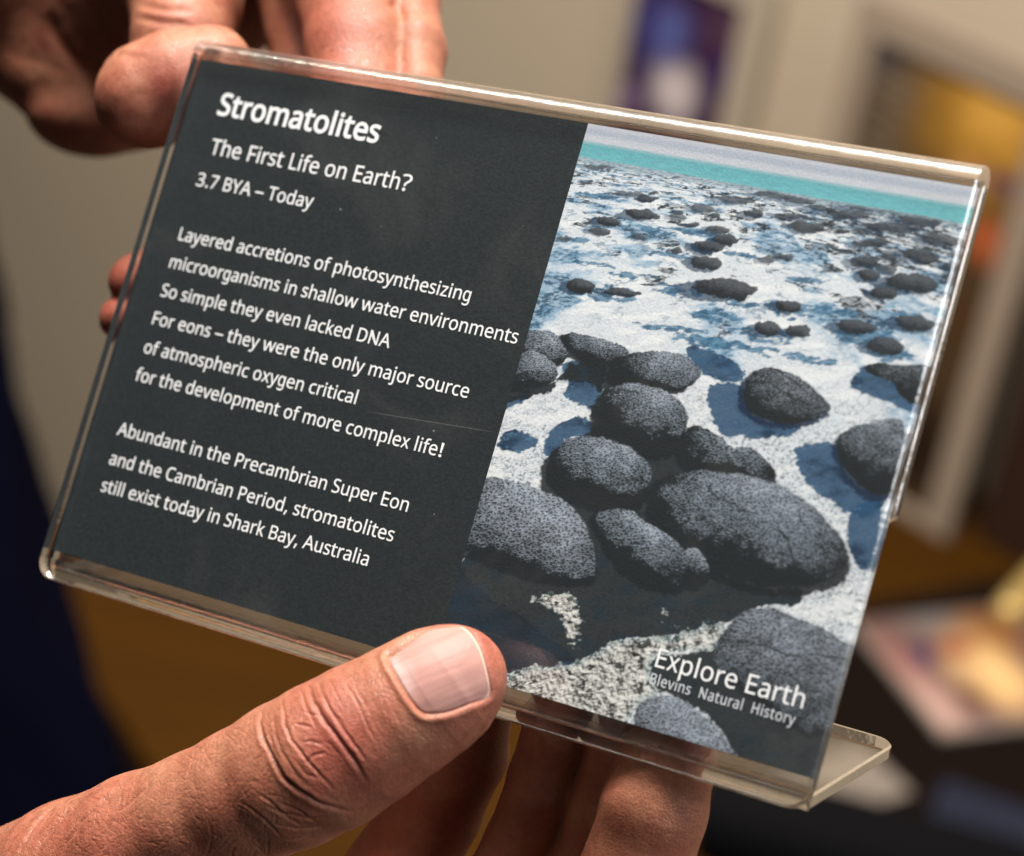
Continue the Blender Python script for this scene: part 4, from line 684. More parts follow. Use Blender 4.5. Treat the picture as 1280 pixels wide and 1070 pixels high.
def panel(name, outline, z0, z1, parent, ch=0.28, open_edges=()):
    """outline counter-clockwise in x, y; z0 the face towards the viewer; small chamfer round the rim; edge keys in open_edges get no wall"""
    n = len(outline); p = np.array(outline, float)
    a = p - np.roll(p, 1, 0); b = np.roll(p, -1, 0) - p
    a /= np.linalg.norm(a, axis=1)[:, None]; b /= np.linalg.norm(b, axis=1)[:, None]
    t = a + b; t /= np.linalg.norm(t, axis=1)[:, None]; nrm = np.c_[t[:, 1], -t[:, 0]]; cs = np.clip((nrm * np.c_[a[:, 1], -a[:, 0]]).sum(1), .5, 1)
    inn = p - nrm * (ch / cs)[:, None]
    for k in open_edges:                            # where the sheet runs on into a bend the rim stays square
        for q in (k, (k + 1) % n): inn[q, 1] = p[q, 1]
    s = np.sign(z0 - z1)
    rings = [np.c_[inn, np.full(n, z0)], np.c_[p, np.full(n, z0 - s * ch)], np.c_[p, np.full(n, z1 + s * ch)], np.c_[inn, np.full(n, z1)]]
    V = np.concatenate(rings) / 1000; F = [tuple(range(n)), tuple(range(4 * n - 1, 3 * n - 1, -1))]; mi = [0, 0]
    for r in range(3):
        for k in range(n):
            if k in open_edges: continue
            F.append((r * n + k, (r + 1) * n + k, (r + 1) * n + (k + 1) % n, r * n + (k + 1) % n)); mi.append(1)
    return link_mesh(name, V, F, (ac, ae), parent, smooth=False, mat_idx=mi)
YT = 85.2
o1 = arc(3.0, 3.0, 3.0, 180, 270) + arc(HW - 3.0, 3.0, 3.0, 270, 360) + [(HW, YT), (0, YT)]
panel('front_panel', o1, 0.0, -TH, holder, open_edges=(len(o1) - 2,))
YB = 3.2
rx = HW + 0.1
o2 = [(0.0, YB), (rx - 1.5, YB), (rx - 1.5, 38.6)] + [(rx - 1.5 + .75 - .75 * math.cos(math.radians(q)), 38.6 + 1.6 * (q / 180)) for q in (45, 90, 135)] + [(rx, 40.2), (rx, YT), (0.0, YT)]
panel('rear_panel', o2, ZB, ZB - TH, holder, open_edges=(0, len(o2) - 2))
def bend(name, prof_out, prof_in, x0, x1, parent, cap_flat=False):
    """sweep a strip of sheet along x: outer and inner profiles as (y, z) lists"""
    n = len(prof_out); V = []; F = []; mi = []
    for x in (x0, x1):
        V += [(x / 1000, y / 1000, z / 1000) for y, z in prof_out] + [(x / 1000, y / 1000, z / 1000) for y, z in prof_in]
    m = 2 * n
    for k in range(n - 1):
        F.append((k, k + 1, m + k + 1, m + k)); mi.append(1)
        F.append((n + k + 1, n + k, m + n + k, m + n + k + 1)); mi.append(1)
        F.append((k, n + k, n + k + 1, k + 1)); mi.append(1)
        F.append((m + k, m + k + 1, m + n + k + 1, m + n + k)); mi.append(1)
    o = link_mesh(name, V, F, (ac, af if cap_flat else ae), parent, smooth=True, mat_idx=mi)
    es = o.modifiers.new('edge', 'EDGE_SPLIT'); es.split_angle = math.radians(50)
    return o
zc = (ZB) / 2 - TH / 2                             # the middle of the fold over the top
ro, ri = TH / 2 + (TH - ZB) / 2 - .0, (-TH - ZB) / 2
ro = (0 - (ZB - TH)) / 2; zc = -ro; ri = ro - TH
pts_o = [(YT + ro * math.sin(math.radians(q)), zc + ro * math.cos(math.radians(q))) for q in range(0, 181, 12)]
pts_i = [(YT + ri * math.sin(math.radians(q)), zc + ri * math.cos(math.radians(q))) for q in range(0, 181, 12)]
bend('top_fold', pts_o, pts_i, 0.0, HW, holder, cap_flat=True)
# the foot: the rear panel bends back at the bottom and runs away from the viewer, tilted up 19 degrees to the face
FA = 90 - 19
rbi, rbo = 1.2, 1.2 + TH                           # bend about a centre behind the rear panel
cy0, cz0 = YB, ZB - TH - rbi
bo = [(cy0 - rbo * math.sin(math.radians(q)), cz0 + rbo * math.cos(math.radians(q))) for q in np.linspace(0, FA + 0, 10)]
bi = [(cy0 - rbi * math.sin(math.radians(q)), cz0 + rbi * math.cos(math.radians(q))) for q in np.linspace(0, FA + 0, 10)]
def foot():
    bm_o = bend('foot_bend', bo, bi, 0.0, HW - 1.4, holder)
    d = (math.sin(math.radians(90 - FA)), -math.cos(math.radians(90 - FA)))      # direction of the foot in y, z
    y0, z0 = bo[-1]; ln = 31.0; r = 3.5
    outl = [(0.0, 0.0)] + [(HW - 1.4, 0.0)] + [(x, y) for x, y in arc(HW - 1.4 - r, ln - r, r, 0, 90)] + [(x, y) for x, y in arc(r, ln - r, r, 90, 180)]
    f = panel('foot', outl, 0.0, TH, holder, open_edges=(0,))
    me = f.data
    for v in me.vertices:
        x, s, h = v.co.x * 1000, v.co.y * 1000, v.co.z * 1000        # h: 0 underside .. 2 top
        v.co = (x / 1000, (y0 + d[0] * s + h * -d[1]) / 1000, (z0 + d[1] * s + h * d[0]) / 1000)
    me.update()
    return f
foot()

# ------------------------------------------------------------------ hands: one continuous skin grown from a distance field
def seg_tube(P, nodes):
    """distance (mm) to a digit: nodes of (centre, half width, half thickness, back-of-digit direction)"""
    d = None
    for k in range(len(nodes) - 1):
        (A, a0, b0, w0), (B, a1, b1, w1) = nodes[k], nodes[k + 1]
        A, B = np.asarray(A, float), np.asarray(B, float); T = B - A; ln = np.linalg.norm(T); T = T / ln
        wv = np.asarray(w0, float) + np.asarray(w1, float); wv = wv - T * (wv @ T); wv /= np.linalg.norm(wv); uv = np.cross(wv, T)
        q = P - A.astype(P.dtype); h = q @ T.astype(P.dtype); t = np.clip(h / ln, 0, 1); v = h - t * ln
        a = a0 + (a1 - a0) * t; b = b0 + (b1 - b0) * t; c = np.minimum(a, b) if k else np.minimum(a, b) * END
        uu, ww = q @ uv.astype(P.dtype), q @ wv.astype(P.dtype)
        rr = np.sqrt((uu / a) ** 2 + (ww / b) ** 2 + (v / c) ** 2)
        g = (rr - 1) * np.minimum(a, b)
        d = g if d is None else smin(d, g, 1.2)
    return d
END = 1.0
def smin(a, b, k):
    h = np.clip(.5 + .5 * (b - a) / k, 0, 1); return b + (a - b) * h - k * h * (1 - h)
def surface_net(fn, lo, hi, step):
    ax = [np.arange(l, h + step, step, dtype=np.float32) for l, h in zip(lo, hi)]
    nx, ny, nz = map(len, ax); K = 5
    ac_ = [a[::K] for a in ax]; G = np.stack(np.meshgrid(*ac_, indexing='ij'), -1).reshape(-1, 3); c0 = fn(G).reshape([len(a) for a in ac_])
    f = np.repeat(np.repeat(np.repeat(c0, K, 0), K, 1), K, 2)[:nx, :ny, :nz].astype(np.float32)
    ii = np.argwhere(np.abs(f) < step * K * 2.6)              # only near the skin is the grid evaluated finely
    for q in range(0, len(ii), 400000):
        j = ii[q:q + 400000]; f[j[:, 0], j[:, 1], j[:, 2]] = fn(np.stack([ax[0][j[:, 0]], ax[1][j[:, 1]], ax[2][j[:, 2]]], 1))
    s = f < 0
    c = np.zeros((nx - 1, ny - 1, nz - 1), np.uint8)
    sl = lambda i, n: slice(i, n - 1 + i)
    for i in (0, 1):
        for j in (0, 1):
            for k in (0, 1): c += s[sl(i, nx), sl(j, ny), sl(k, nz)]
    act = (c > 0) & (c < 8); cells = np.argwhere(act); vid = np.full(act.shape, -1, np.int64); vid[act] = np.arange(len(cells))
    acc = np.zeros((len(cells), 3)); cnt = np.zeros(len(cells))
    cor = np.array([(i, j, k) for i in (0, 1) for j in (0, 1) for k in (0, 1)])
    val = np.stack([f[cells[:, 0] + i, cells[:, 1] + j, cells[:, 2] + k] for i, j, k in cor], 1)
    for a in range(8):
        for b in range(a + 1, 8):
            if np.abs(cor[a] - cor[b]).sum() != 1: continue
            m = (val[:, a] < 0) != (val[:, b] < 0); t = val[m, a] / (val[m, a] - val[m, b])
            acc[m] += cor[a] + t[:, None] * (cor[b] - cor[a]); cnt[m] += 1
    V = (cells + acc / cnt[:, None]) * step + np.array(lo)
    Q = []
    for axis in range(3):
        n = [nx, ny, nz]
        a = [slice(None)] * 3; b = [slice(None)] * 3; a[axis] = slice(0, n[axis] - 1); b[axis] = slice(1, n[axis])
        A, B = s[tuple(a)], s[tuple(b)]; ed = np.argwhere(A != B); o1, o2 = [(1, 2), (2, 0), (0, 1)][axis]
        ok = (ed[:, o1] > 0) & (ed[:, o2] > 0) & (ed[:, o1] < n[o1] - 1) & (ed[:, o2] < n[o2] - 1); ed = ed[ok]
        flip = A[tuple(ed.T)]
        def cell(d1, d2):
            e = ed.copy(); e[:, o1] -= d1; e[:, o2] -= d2; return vid[tuple(e.T)]
        q = np.stack([cell(1, 1), cell(0, 1), cell(0, 0), cell(1, 0)], 1); q[~flip] = q[~flip][:, ::-1]; Q.append(q)
    return V, np.concatenate(Q)
def gradient(fn, V, e=0.15):
    V = V.astype(np.float64); f0 = fn(V)
    return f0, np.stack([(fn(V + np.eye(3)[k] * e) - fn(V - np.eye(3)[k] * e)) / (2 * e) for k in range(3)], 1)
def grow_skin(fn, lo, hi, step, levels):
    V, Q = surface_net(fn, lo, hi, step)
    if levels:
        me = bpy.data.meshes.new('tmp'); big_mesh(me, V, Q); ob = bpy.data.objects.new('tmp', me); COL.objects.link(ob)
        md = ob.modifiers.new('s', 'SUBSURF'); md.levels = levels; md.render_levels = levels
        ev = ob.evaluated_get(bpy.context.evaluated_depsgraph_get()); m2 = ev.to_mesh()
        V = np.empty(len(m2.vertices) * 3); m2.vertices.foreach_get('co', V); V = V.reshape(-1, 3)
        Q = np.empty(len(m2.polygons) * 4, np.int32); m2.polygons.foreach_get('vertices', Q); Q = Q.reshape(-1, 4)
        ev.to_mesh_clear(); bpy.data.objects.remove(ob); bpy.data.meshes.remove(me)
    for _ in range(2):
        f, g = gradient(fn, V); V = V - g * (np.clip(f, -.8, .8) / np.maximum((g * g).sum(1), .2))[:, None]
    f, g = gradient(fn, V); n = g / (np.linalg.norm(g, axis=1)[:, None] + 1e-9)
    return V, Q, n
def poly_dist(pt, line):
    d = np.full(len(pt), 1e9); tt = np.zeros(len(pt)); m = len(line) - 1
    for i in range(m):
        a, b = np.array(line[i], float), np.array(line[i + 1], float); e = b - a
        t = np.clip(((pt - a) @ e) / (e @ e), 0, 1); q = np.hypot(*(pt - a - t[:, None] * e).T)
        k = q < d; d = np.where(k, q, d); tt = np.where(k, (i + t) / m, tt)
    return d, tt
def noise3(P, s, seed=0):
    x, y, z = (P * s).T; ix, iy, iz = np.floor(x), np.floor(y), np.floor(z); fx, fy, fz = [q * q * (3 - 2 * q) for q in (x - ix, y - iy, z - iz)]
    h = lambda a, b, c: _hash(ix + a, iy + b, iz + c, seed)
    l = lambda a, b, t: a + (b - a) * t
    return l(l(l(h(0, 0, 0), h(1, 0, 0), fx), l(h(0, 1, 0), h(1, 1, 0), fx), fy), l(l(h(0, 0, 1), h(1, 0, 1), fx), l(h(0, 1, 1), h(1, 1, 1), fx), fy), fz)

def skin(name, base, red, rough=0.46, scale=1.0):
    m, nt, out = mat(name)
    b = N(nt, 'ShaderNodeBsdfPrincipled', i_Roughness=rough); nt.links.new(b.outputs[0], out.inputs[0])
    b.inputs['Subsurface Weight'].default_value = 0.22; b.inputs['Subsurface Radius'].default_value = (1.0, 0.35, 0.18); b.inputs['Subsurface Scale'].default_value = 0.0016
    b.inputs['Specular IOR Level'].default_value = 0.42
    tc = N(nt, 'ShaderNodeTexCoord')
    n1 = N(nt, 'ShaderNodeTexNoise', i_Scale=130.0, i_Detail=5.0, i_Roughness=0.6); nt.links.new(tc.outputs['Object'], n1.inputs['Vector'])
    n2 = N(nt, 'ShaderNodeTexNoise', i_Scale=900.0, i_Detail=4.0); nt.links.new(tc.outputs['Object'], n2.inputs['Vector'])
    mr = N(nt, 'ShaderNodeMapRange', i_1=0.35, i_2=0.68); nt.links.new(n1.outputs[0], mr.inputs[0])
    mx = N(nt, 'ShaderNodeMix', data_type='RGBA'); mx.inputs[6].default_value = (*base, 1); mx.inputs[7].default_value = (*red, 1); nt.links.new(mr.outputs[0], mx.inputs[0])
    va = N(nt, 'ShaderNodeVertexColor', layer_name='flush')
    mx2 = N(nt, 'ShaderNodeMix', data_type='RGBA'); mx2.inputs[7].default_value = (red[0] * .92, red[1] * .72, red[2] * .78, 1)
    nt.links.new(va.outputs[0], mx2.inputs[0]); nt.links.new(mx.outputs[2], mx2.inputs[6])
    mr2 = N(nt, 'ShaderNodeMapRange', i_1=0.3, i_2=0.7, i_3=0.84, i_4=1.14); nt.links.new(n2.outputs[0], mr2.inputs[0])
    mu = N(nt, 'ShaderNodeMix', data_type='RGBA', blend_type='MULTIPLY'); mu.inputs[0].default_value = 1; nt.links.new(mx2.outputs[2], mu.inputs[6]); nt.links.new(mr2.outputs[0], mu.inputs[7])
    nt.links.new(mu.outputs[2], b.inputs['Base Color'])
    # fine criss-cross lines and pores
    vo = N(nt, 'ShaderNodeTexVoronoi', i_Scale=1650.0 * scale, feature='DISTANCE_TO_EDGE'); nt.links.new(tc.outputs['Object'], vo.inputs['Vector'])
    vr = N(nt, 'ShaderNodeMapRange', i_1=0.0, i_2=0.16); nt.links.new(vo.outputs['Distance'], vr.inputs[0])
    n3 = N(nt, 'ShaderNodeTexNoise', i_Scale=2600.0, i_Detail=3.0); nt.links.new(tc.outputs['Object'], n3.inputs['Vector'])
    ad = N(nt, 'ShaderNodeMath', operation='MULTIPLY_ADD'); ad.inputs[1].default_value = 0.9; nt.links.new(n3.outputs[0], ad.inputs[0]); nt.links.new(vr.outputs[0], ad.inputs[2])
    bp = N(nt, 'ShaderNodeBump', i_Strength=0.42, i_Distance=0.00011); nt.links.new(ad.outputs[0], bp.inputs['Height']); nt.links.new(bp.outputs[0], b.inputs['Normal'])
    rr = N(nt, 'ShaderNodeMapRange', i_1=0.3, i_2=0.7, i_3=rough - .08, i_4=rough + .12); nt.links.new(n2.outputs[0], rr.inputs[0]); nt.links.new(rr.outputs[0], b.inputs['Roughness'])
    return m
skin_m = skin('skin', (0.345, 0.146, 0.083), (0.310, 0.096, 0.057))

def px_node(px, py, z, hw, thick, w):
    p = L(px, py, z); return (p, hw / px_mm(p), thick, w)

# ---- the lower hand: thumb in front of the holder, fingers behind it
camv = TO_CAM / np.linalg.norm(TO_CAM)
imgx = R_H.T @ np.array([1.0, 0, 0]); imgy = R_H.T @ np.array([0, 1.0, 0])     # right and up in the picture, in the holder's frame
wt = camv + 0.22 * (-0.5 * imgx + 0.86 * imgy); wt /= np.linalg.norm(wt)
THUMB = [px_node(*a, wt) for a in (
    (584, 836, 7.6, 52, 4.9), (566, 849, 8.4, 71, 6.6), (540, 866, 9.2, 79, 7.9), (500, 891, 10.2, 83, 8.8), (455, 918, 11.0, 89, 9.6), (410, 945, 11.4, 93, 10.3),
    (365, 968, 11.0, 92, 10.3), (310, 995, 10.4, 86, 10.0), (250, 1024, 9.4, 85, 10.2), (180, 1058, 7.8, 92, 11.2), (100, 1108, 4.6, 110, 13.0), (0, 1180, -4, 135, 14.5), (-90, 1260, -10, 160, 16))]
wb = -camv
FINGERS = []
for spec in (
    [(592, 880, -17, 50, 5.6), (576, 940, -23.0, 58, 6.8), (543, 1010, -29.0, 60, 7.4), (500, 1090, -34, 66, 8.0), (420, 1200, -36, 74, 9)],
    [(712, 850, -11.4, 34, 4.6), (700, 900, -14.0, 44, 6.0), (680, 975, -19.0, 45, 6.4), (655, 1060, -25, 50, 6.9), (600, 1180, -26, 60, 8.0)],
    [(792, 880, -13.5, 38, 5.0), (780, 930, -15.5, 46, 6.2), (758, 1010, -20.0, 48, 6.6), (735, 1090, -25, 52, 7), (690, 1200, -28, 60, 8)],
    [(852, 905, -11.0, 40, 5.0), (838, 945, -11.6, 58, 6.4), (818, 1010, -13.0, 66, 7.0), (795, 1090, -16, 68, 7.4), (745, 1200, -20, 72, 8)]):
    FINGERS.append([px_node(*a, wb) for a in spec])
PALM = [px_node(*a, wb) for a in ((690, 1240, -24, 110, 10), (520, 1255, -27, 150, 12), (330, 1265, -20, 170, 14), (120, 1270, -12, 180, 16), (-90, 1275, -10, 185, 17))]
def lower_base(P):
    d = seg_tube(P, THUMB)
    f = None
    for nd in FINGERS:
        g = seg_tube(P, nd); f = g if f is None else smin(f, g, .7)
    f = smin(f, seg_tube(P, PALM), 6.0)
    return smin(d, f, 3.0)
def half_above(fn):
    """thumb pads flatten on the acrylic: nothing of the thumb may sink below the face over the holder"""
    def g(P):
        d = fn(P); inside = np.minimum(P[:, 1] + 0.5, P[:, 0] + .5)
        z = P[:, 2]
        slab = np.where((z > -3), 0.05 - z, z + 5.15)          # keep out of the sheet between z = -5.1 and 0
        k = np.clip(inside / .8, 0, 1)
        return np.where(k > 0, np.maximum(d, slab * k - (1 - k) * 9), d)
    return g
lower_fn = half_above(lower_base)

NAIL = [(484, 822), (500, 808), (520, 792), (540, 779), (556, 774), (572, 779), (588, 792), (600, 812), (608, 838), (613, 862), (609, 873), (592, 880), (566, 890), (544, 894), (528, 892), (516, 880), (502, 858), (492, 840)]
nail_c = closed(NAIL, 6)
def in_poly(pt, p):
    c = np.zeros(len(pt), bool); d = np.full(len(pt), 1e9)
    for i in range(len(p)):
        (ax, ay), (bx, by) = p[i - 1], p[i]; x, y = pt.T
        c ^= ((ay > y) != (by > y)) & (x < (bx - ax) * (y - ay) / ((by - ay) if by != ay else 1e-9) + ax)
        dx, dy = bx - ax, by - ay; t = np.clip(((x - ax) * dx + (y - ay) * dy) / (dx * dx + dy * dy + 1e-9), 0, 1); d = np.minimum(d, np.hypot(x - ax - t * dx, y - ay - t * dy))
    return np.where(c, d, -d)
CREASES = [  # (line in photo pixels, depth mm, width px)
    ([(330, 880), (324, 903), (329, 924), (340, 946), (354, 971), (374, 989), (395, 1002), (420, 1011), (446, 1016)], .62, 3.4),
    ([(352, 868), (356, 903), (363, 924), (381, 946), (399, 967), (420, 991)], .40, 2.4), ([(341, 884), (343, 910), (352, 940), (370, 968), (392, 986)], .22, 2.0),
    ([(348, 1002), (372, 1012), (396, 1028)], .2, 2.0), ([(334, 912), (342, 936), (352, 955)], .22, 2.0), ([(404, 868), (416, 892), (432, 906)], .18, 2.0), ([(398, 925), (412, 930), (424, 944)], .2, 2.0), ([(376, 888), (392, 894), (404, 892)], .18, 1.8), ([(384, 852), (392, 877), (404, 899), (420, 919), (435, 939), (449, 960), (462, 982)], .50, 3.6), ([(396, 850), (410, 884), (428, 910), (446, 936), (460, 955)], .30, 2.6), ([(374, 858), (383, 885), (398, 912)], .22, 2.2),
    ([(368, 904), (380, 906), (390, 910)], .28, 2.2), ([(381, 955), (393, 943), (410, 941)], .26, 2.2), ([(372, 930), (388, 926), (402, 930), (420, 944)], .22, 2.0), ([(366, 948), (384, 968), (402, 974)], .2, 2),
    ([(428, 848), (441, 867), (451, 888), (462, 912), (472, 930)], .22, 1.8), ([(444, 858), (456, 880), (470, 904)], .10, 1.8), ([(410, 848), (420, 866), (432, 890)], .14, 1.8), ([(488, 878), (498, 900), (505, 915)], .10, 2.0), ([(475, 872), (482, 890), (490, 912)], .10, 1.8), ([(515, 905), (524, 918), (540, 930)], .08, 2.0),
    ([(313, 985), (338, 1003), (360, 1022), (380, 1034)], .2, 2.2), ([(325, 1003), (352, 1016), (385, 1022), (412, 1022)], .2, 2.2), ([(300, 1000), (330, 1025), (352, 1048)], .18, 2.2), ([(340, 1030), (370, 1036), (402, 1034), (428, 1026)], .2, 2.2), ([(350, 1050), (375, 1048), (398, 1040)], .16, 2),
    ([(160, 962), (140, 975), (122, 986), (97, 1004), (72, 1027), (52, 1052), (40, 1080)], .55, 3.6), ([(140, 962), (112, 975), (80, 996), (50, 1024), (28, 1056), (15, 1085)], .34, 3.0), ([(185, 962), (160, 978), (130, 1000), (104, 1024), (84, 1052), (72, 1085)], .34, 2.8),
    ([(118, 968), (85, 985), (50, 1010), (20, 1042), (0, 1072)], .25, 3.0), ([(92, 978), (55, 998), (22, 1026), (-8, 1058)], .24, 3.0), ([(66, 990), (30, 1012), (0, 1040), (-20, 1070)], .22, 3), ([(205, 965), (178, 988), (150, 1014), (128, 1044), (114, 1080)], .22, 2.4)]
rng = random.Random(12)
for k in range(520):
    x, y = rng.uniform(60, 345), rng.uniform(905, 1080)
    if rng.random() < .55: a = math.radians(rng.gauss(118, 13)); ln = rng.uniform(14, 44)
    else: a = math.radians(rng.gauss(38 if rng.random() < .6 else 5, 16)); ln = rng.uniform(8, 26)
    cx_, cy2 = math.cos(a), math.sin(a); bnd = rng.uniform(-4, 4)
    CREASES.append(([(x - cx_ * ln / 2, y - cy2 * ln / 2), (x + bnd * cy2, y - bnd * cx_), (x + cx_ * ln / 2, y + cy2 * ln / 2)], rng.uniform(.03, .115), rng.uniform(1.1, 1.7)))
for k in range(150):                                            # finer lines over the knuckle and the last joint
    x, y = rng.uniform(330, 560), rng.uniform(840, 1010); a = math.radians(rng.gauss(58, 16)); ln = rng.uniform(10, 30)
    CREASES.append(([(x - math.cos(a) * ln / 2, y - math.sin(a) * ln / 2), (x + math.cos(a) * ln / 2, y + math.sin(a) * ln / 2)], rng.uniform(.015, .045), rng.uniform(1.0, 1.6)))

def skin_relief(V, n):
    front = smooth(.05, .35, n @ camv)
    pt = to_px(V); h = np.zeros(len(V)); idx = np.where((front > 0) & (V[:, 2] > -9) & (pt[:, 0] < 660))[0]
    P2 = pt[idx]; hh = np.zeros(len(idx)); flush = np.zeros(len(V))
    jx = 2.5 * (noise3(V[idx], .7, 5) - .5); jy = 2.5 * (noise3(V[idx], .7, 6) - .5); Pj = P2 + np.c_[jx, jy]
    for line, dep, wd in CREASES:
        l = np.array(line); lo, hi = l.min(0) - 12, l.max(0) + 12
        m = ((Pj > lo) & (Pj < hi)).all(1)
        if not m.any(): continue
        d, t = poly_dist(Pj[m], line); fade = np.clip(4 * t, 0, 1) * np.clip(4 * (1 - t), 0, 1)
        wd = wd * .66
        hh[m] += dep * .72 * fade * (-np.exp(-(d / wd) ** 2) + .22 * np.exp(-((d - 2.4 * wd) / (1.5 * wd)) ** 2))
    # the nail sits in a shallow bed with a raised fold of skin round it
    dn = in_poly(P2, nail_c); near = dn > -60
    bed = np.zeros(len(idx)); bed[near] = -.62 * smooth(-1.0, 2.5, dn[near]) + .30 * np.exp(-((dn[near] + 6) / 4.5) ** 2) - .16 * np.exp(-((dn[near] + .5) / 1.6) ** 2)
    tipside = smooth(560, 600, P2[:, 0] + .45 * (P2[:, 1] - 840))
    bed = np.where(bed > 0, bed * (1 - .5 * tipside), bed)
    h[idx] = (hh + bed) * front[idx]
    pulp = np.exp(-(((pt[:, 0] - 420) / 70) ** 2 + ((pt[:, 1] - 930) / 70) ** 2)) * .9 + np.exp(-(((pt[:, 0] - 605) / 30) ** 2 + ((pt[:, 1] - 800) / 60) ** 2)) * .7 + np.exp(-(((pt[:, 0] - 120) / 110) ** 2 + ((pt[:, 1] - 1060) / 60) ** 2)) * .5
    flush = np.clip(pulp * (V[:, 2] > -9), 0, 1)
    soft = .16 * (noise3(V, .16, 1) - .5) + .03 * (noise3(V, .6, 2) - .5)
    wr = noise3(V * np.array([1, 1, 1]), 2.2, 3) - .5
    return h + soft + .022 * wr, flush
def hand_object(name, fn, lo, hi, step, levels, relief, label):
    V, Q, n = grow_skin(fn, lo, hi, step, levels)
    h, fl = relief(V, n); V = V + n * h[:, None]
    o = link_mesh(name, V / 1000, Q, (skin_m,), None)
    o.matrix_world = HOLD_M
    a = o.data.color_attributes.new('flush', 'FLOAT_COLOR', 'POINT')
    a.data.foreach_set('color', np.repeat(np.c_[fl], 4, 1).astype(np.float32).ravel())
    return tag(o, label, 'hand')
bb_lo = np.array([-62.0, -78.0, -48.0]); bb_hi = np.array([112.0, 24.0, 34.0])
hand = hand_object('hand', lower_fn, bb_lo, bb_hi, 0.40, 1, skin_relief,
                   'lower hand pinching the holder, its thumbnail facing us')

# the nail plate
def nail():
    ax_c, ax_t = np.array([505.0, 858]), np.array([592.0, 822])
    pts = []; G = 44
    c = nail_c.mean(0)
    V, Fc = [], []
    rows = np.linspace(0, 1, G)
    base = []
    for r in rows:
        for q in range(72):
            e = nail_c[int(q * len(nail_c) / 72) % len(nail_c)]; base.append(c + (e - c) * r)
    base = np.array(base)
    z = np.full(len(base), 30.0)                                  # walk along the sight line down to the thumb's surface
    P0 = np.array([L(x, y, 30.0) for x, y in base]); D = np.array([L(x, y, 0.0) for x, y in base]) - P0; D /= np.linalg.norm(D, axis=1)[:, None]
    t = np.zeros(len(base))
    for _ in range(60):
        t += np.clip(lower_base(P0 + D * t[:, None]), -2, 4) * .8
    S = P0 + D * t[:, None]
    _, g = gradient(lower_base, S); n = g / np.linalg.norm(g, axis=1)[:, None]
    u = (base - ax_c) @ (ax_t - ax_c) / ((ax_t - ax_c) @ (ax_t - ax_c))
    perp = np.array([ax_t[1] - ax_c[1], -(ax_t[0] - ax_c[0])]); perp = perp / np.linalg.norm(perp)
    w = (base - c) @ perp / 48.0
    rr = np.repeat(rows, 72)
    ridge = .004 * np.sin(w * 88 + 2 * u) + .0035 * np.sin(w * 34 + 1.1 + .6 * u) + .003 * np.sin(w * 61 + u) + .012 * (vnoise(w * 5, u * .8, 3) - .5)
    off = -.30 + .16 * (1 - np.clip(np.abs(w), 0, 1) ** 2) + .22 * smooth(.75, 1.05, u) + ridge - .30 * smooth(.93, 1.0, rr) * (1 - smooth(.7, .95, u))
    P = S + n * off[:, None]
    for r in range(G - 1):
        for q in range(72):
            a, b = r * 72 + q, r * 72 + (q + 1) % 72
            Fc.append((a, a + 72, b + 72, b))
    m, nt, out = mat('nail_keratin')
    b = N(nt, 'ShaderNodeBsdfPrincipled', i_Roughness=0.55); b.inputs['Subsurface Weight'].default_value = 0.25; b.inputs['Subsurface Radius'].default_value = (1, .5, .4); b.inputs['Subsurface Scale'].default_value = 0.0010
    va = N(nt, 'ShaderNodeVertexColor', layer_name='plate'); nt.links.new(va.outputs[0], b.inputs['Base Color']); nt.links.new(b.outputs[0], out.inputs[0])
    b.inputs['Specular IOR Level'].default_value = 0.25
    o = link_mesh('nail', P / 1000, Fc, (m,), hand)
    col = np.ones((len(P), 3)) * np.array([.355, .185, .155])
    lun = smooth(1.05, .62, np.hypot((u + .30) / .55, (w - .22) / .95)) * smooth(-.9, -.6, -w * 0 + u)          # pale half-moon at the root
    col = col * (1 - .55 * lun[:, None]) + np.array([.50, .37, .35]) * .55 * lun[:, None]
    fe = smooth(.955, .985, rr) * smooth(.75, .95, u)
    col = col * (1 - fe[:, None]) + np.array([.60, .43, .33]) * fe[:, None]
    st = vnoise(w * 14, u * 1.3, 9); col *= (.86 + .28 * st)[:, None]
    a = o.data.color_attributes.new('plate', 'FLOAT_COLOR', 'POINT'); a.data.foreach_set('color', np.c_[col, np.ones(len(P))].astype(np.float32).ravel())
    return o
nail()

# ---- the upper hand: thumb end at the left edge, fingers coming down behind the top
uv_ = camv
U_THUMB = [px_node(*a, uv_) for a in ((176, 128, -5.0, 52, 6.6), (184, 120, -6.0, 66, 8.6), (226, 102, -8.0, 66, 8.8), (262, 88, -10, 56, 7.5))]
U_BASE = [px_node(*a, uv_) for a in ((214, 78, -18.0, 54, 7.2), (226, 50, -19.0, 62, 8.4), (232, 0, -23, 70, 10), (222, -60, -28, 84, 12), (190, -160, -38, 100, 14))]
U_INDEX = [px_node(*a, uv_) for a in ((452, 170, -14.0, 44, 5.2), (450, 120, -15.5, 60, 7.0), (447, 60, -18, 65, 7.8), (436, -10, -22, 66, 8.4), (400, -110, -32, 76, 10), (330, -230, -44, 100, 13))]
U_MID = [px_node(*a, uv_) for a in ((522, 180, -18.0, 24, 4.2), (521, 120, -20.0, 33, 5.6), (520, 66, -23, 36, 6.2), (516, 0, -28, 33, 6.2), (492, -90, -38, 60, 8), (430, -210, -46, 90, 12))]
U_TIP1 = [px_node(*a, uv_) for a in ((165, 352, -13.0, 30, 4.0), (178, 350, -14, 36, 5.2), (240, 328, -16, 40, 5.8), (330, 270, -22, 44, 6.4), (400, 130, -32, 50, 7.5), (380, -60, -44, 70, 9))]
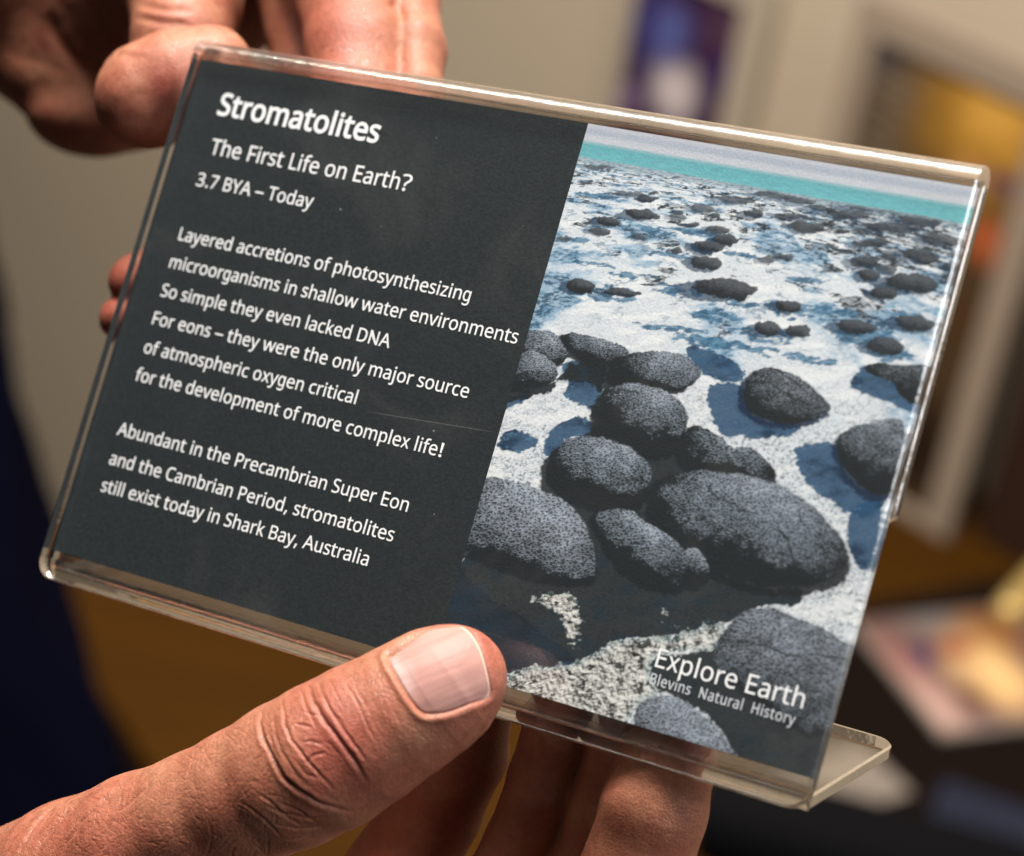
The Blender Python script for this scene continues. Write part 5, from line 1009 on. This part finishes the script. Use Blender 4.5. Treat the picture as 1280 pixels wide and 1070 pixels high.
U_TIP2 = [px_node(*a, uv_) for a in ((148, 398, -13.5, 24, 3.6), (161, 396, -14.5, 29, 4.8), (230, 380, -17, 34, 5.2), (330, 330, -25, 38, 6), (410, 180, -38, 44, 7), (400, -40, -52, 60, 9))]
U_PALM = [px_node(*a, uv_) for a in ((116, 138, -58, 84, 9), (122, 100, -60, 126, 13), (146, 20, -58, 152, 16), (230, -80, -48, 170, 17), (330, -210, -46, 170, 17), (400, -330, -46, 170, 18))]
U_BACK = [px_node(*a, uv_) for a in ((92, 36, -62, 120, 15), (50, -60, -54, 165, 20), (10, -200, -46, 195, 26), (-30, -380, -40, 200, 28))]
def upper_base(P):
    d = None
    for nd in (U_THUMB, U_BASE, U_INDEX, U_MID, U_TIP1, U_TIP2):
        g = seg_tube(P, nd); d = g if d is None else smin(d, g, .9)
    return smin(d, smin(seg_tube(P, U_PALM), seg_tube(P, U_BACK), 6.0), 5.0)
def upper_fn(P):
    d = upper_base(P); k = (P[:, 0] > -.25) & (P[:, 1] < 87.0)
    return np.where(k, np.maximum(d, np.minimum(P[:, 2] + 5.2, np.maximum(P[:, 0] * 0 + 9, 0))), d)
UCREASE = [([(60, 15), (70, 45), (92, 75), (112, 95)], .55, 8), ([(120, 0), (122, 30), (112, 60)], .4, 7), ([(165, 20), (200, 28), (240, 30)], .35, 5), ([(170, 5), (205, 12), (250, 14)], .35, 5), ([(486, 0), (498, 14), (505, 30)], .5, 5)]
def upper_relief(V, n):
    front = smooth(.05, .35, n @ camv); pt = to_px(V); h = np.zeros(len(V))
    for line, dep, wd in UCREASE:
        l = np.array(line); m = ((pt > l.min(0) - 40) & (pt < l.max(0) + 40)).all(1)
        if not m.any(): continue
        d, t = poly_dist(pt[m], line); h[m] += front[m] * dep * np.clip(5 * t, 0, 1) * np.clip(5 * (1 - t), 0, 1) * (-np.exp(-(d / wd) ** 2))
    fl = np.clip(np.exp(-(((pt[:, 0] - 205) / 26) ** 2 + ((pt[:, 1] - 110) / 40) ** 2)) + .7 * np.exp(-(((pt[:, 0] - 420) / 50) ** 2 + ((pt[:, 1] - 40) / 70) ** 2)) + np.exp(-(((pt[:, 0] - 150) / 50) ** 2 + ((pt[:, 1] - 370) / 60) ** 2)), 0, 1)
    return h + .5 * (noise3(V, .12, 1) - .5) + .14 * (noise3(V, .5, 2) - .5), fl
hand_object('hand', upper_fn, np.array([-124.0, 10.0, -104.0]), np.array([92.0, 150.0, 8.0]), 0.75, 1, upper_relief,
            'hand at the top left gripping the holder corner from behind')
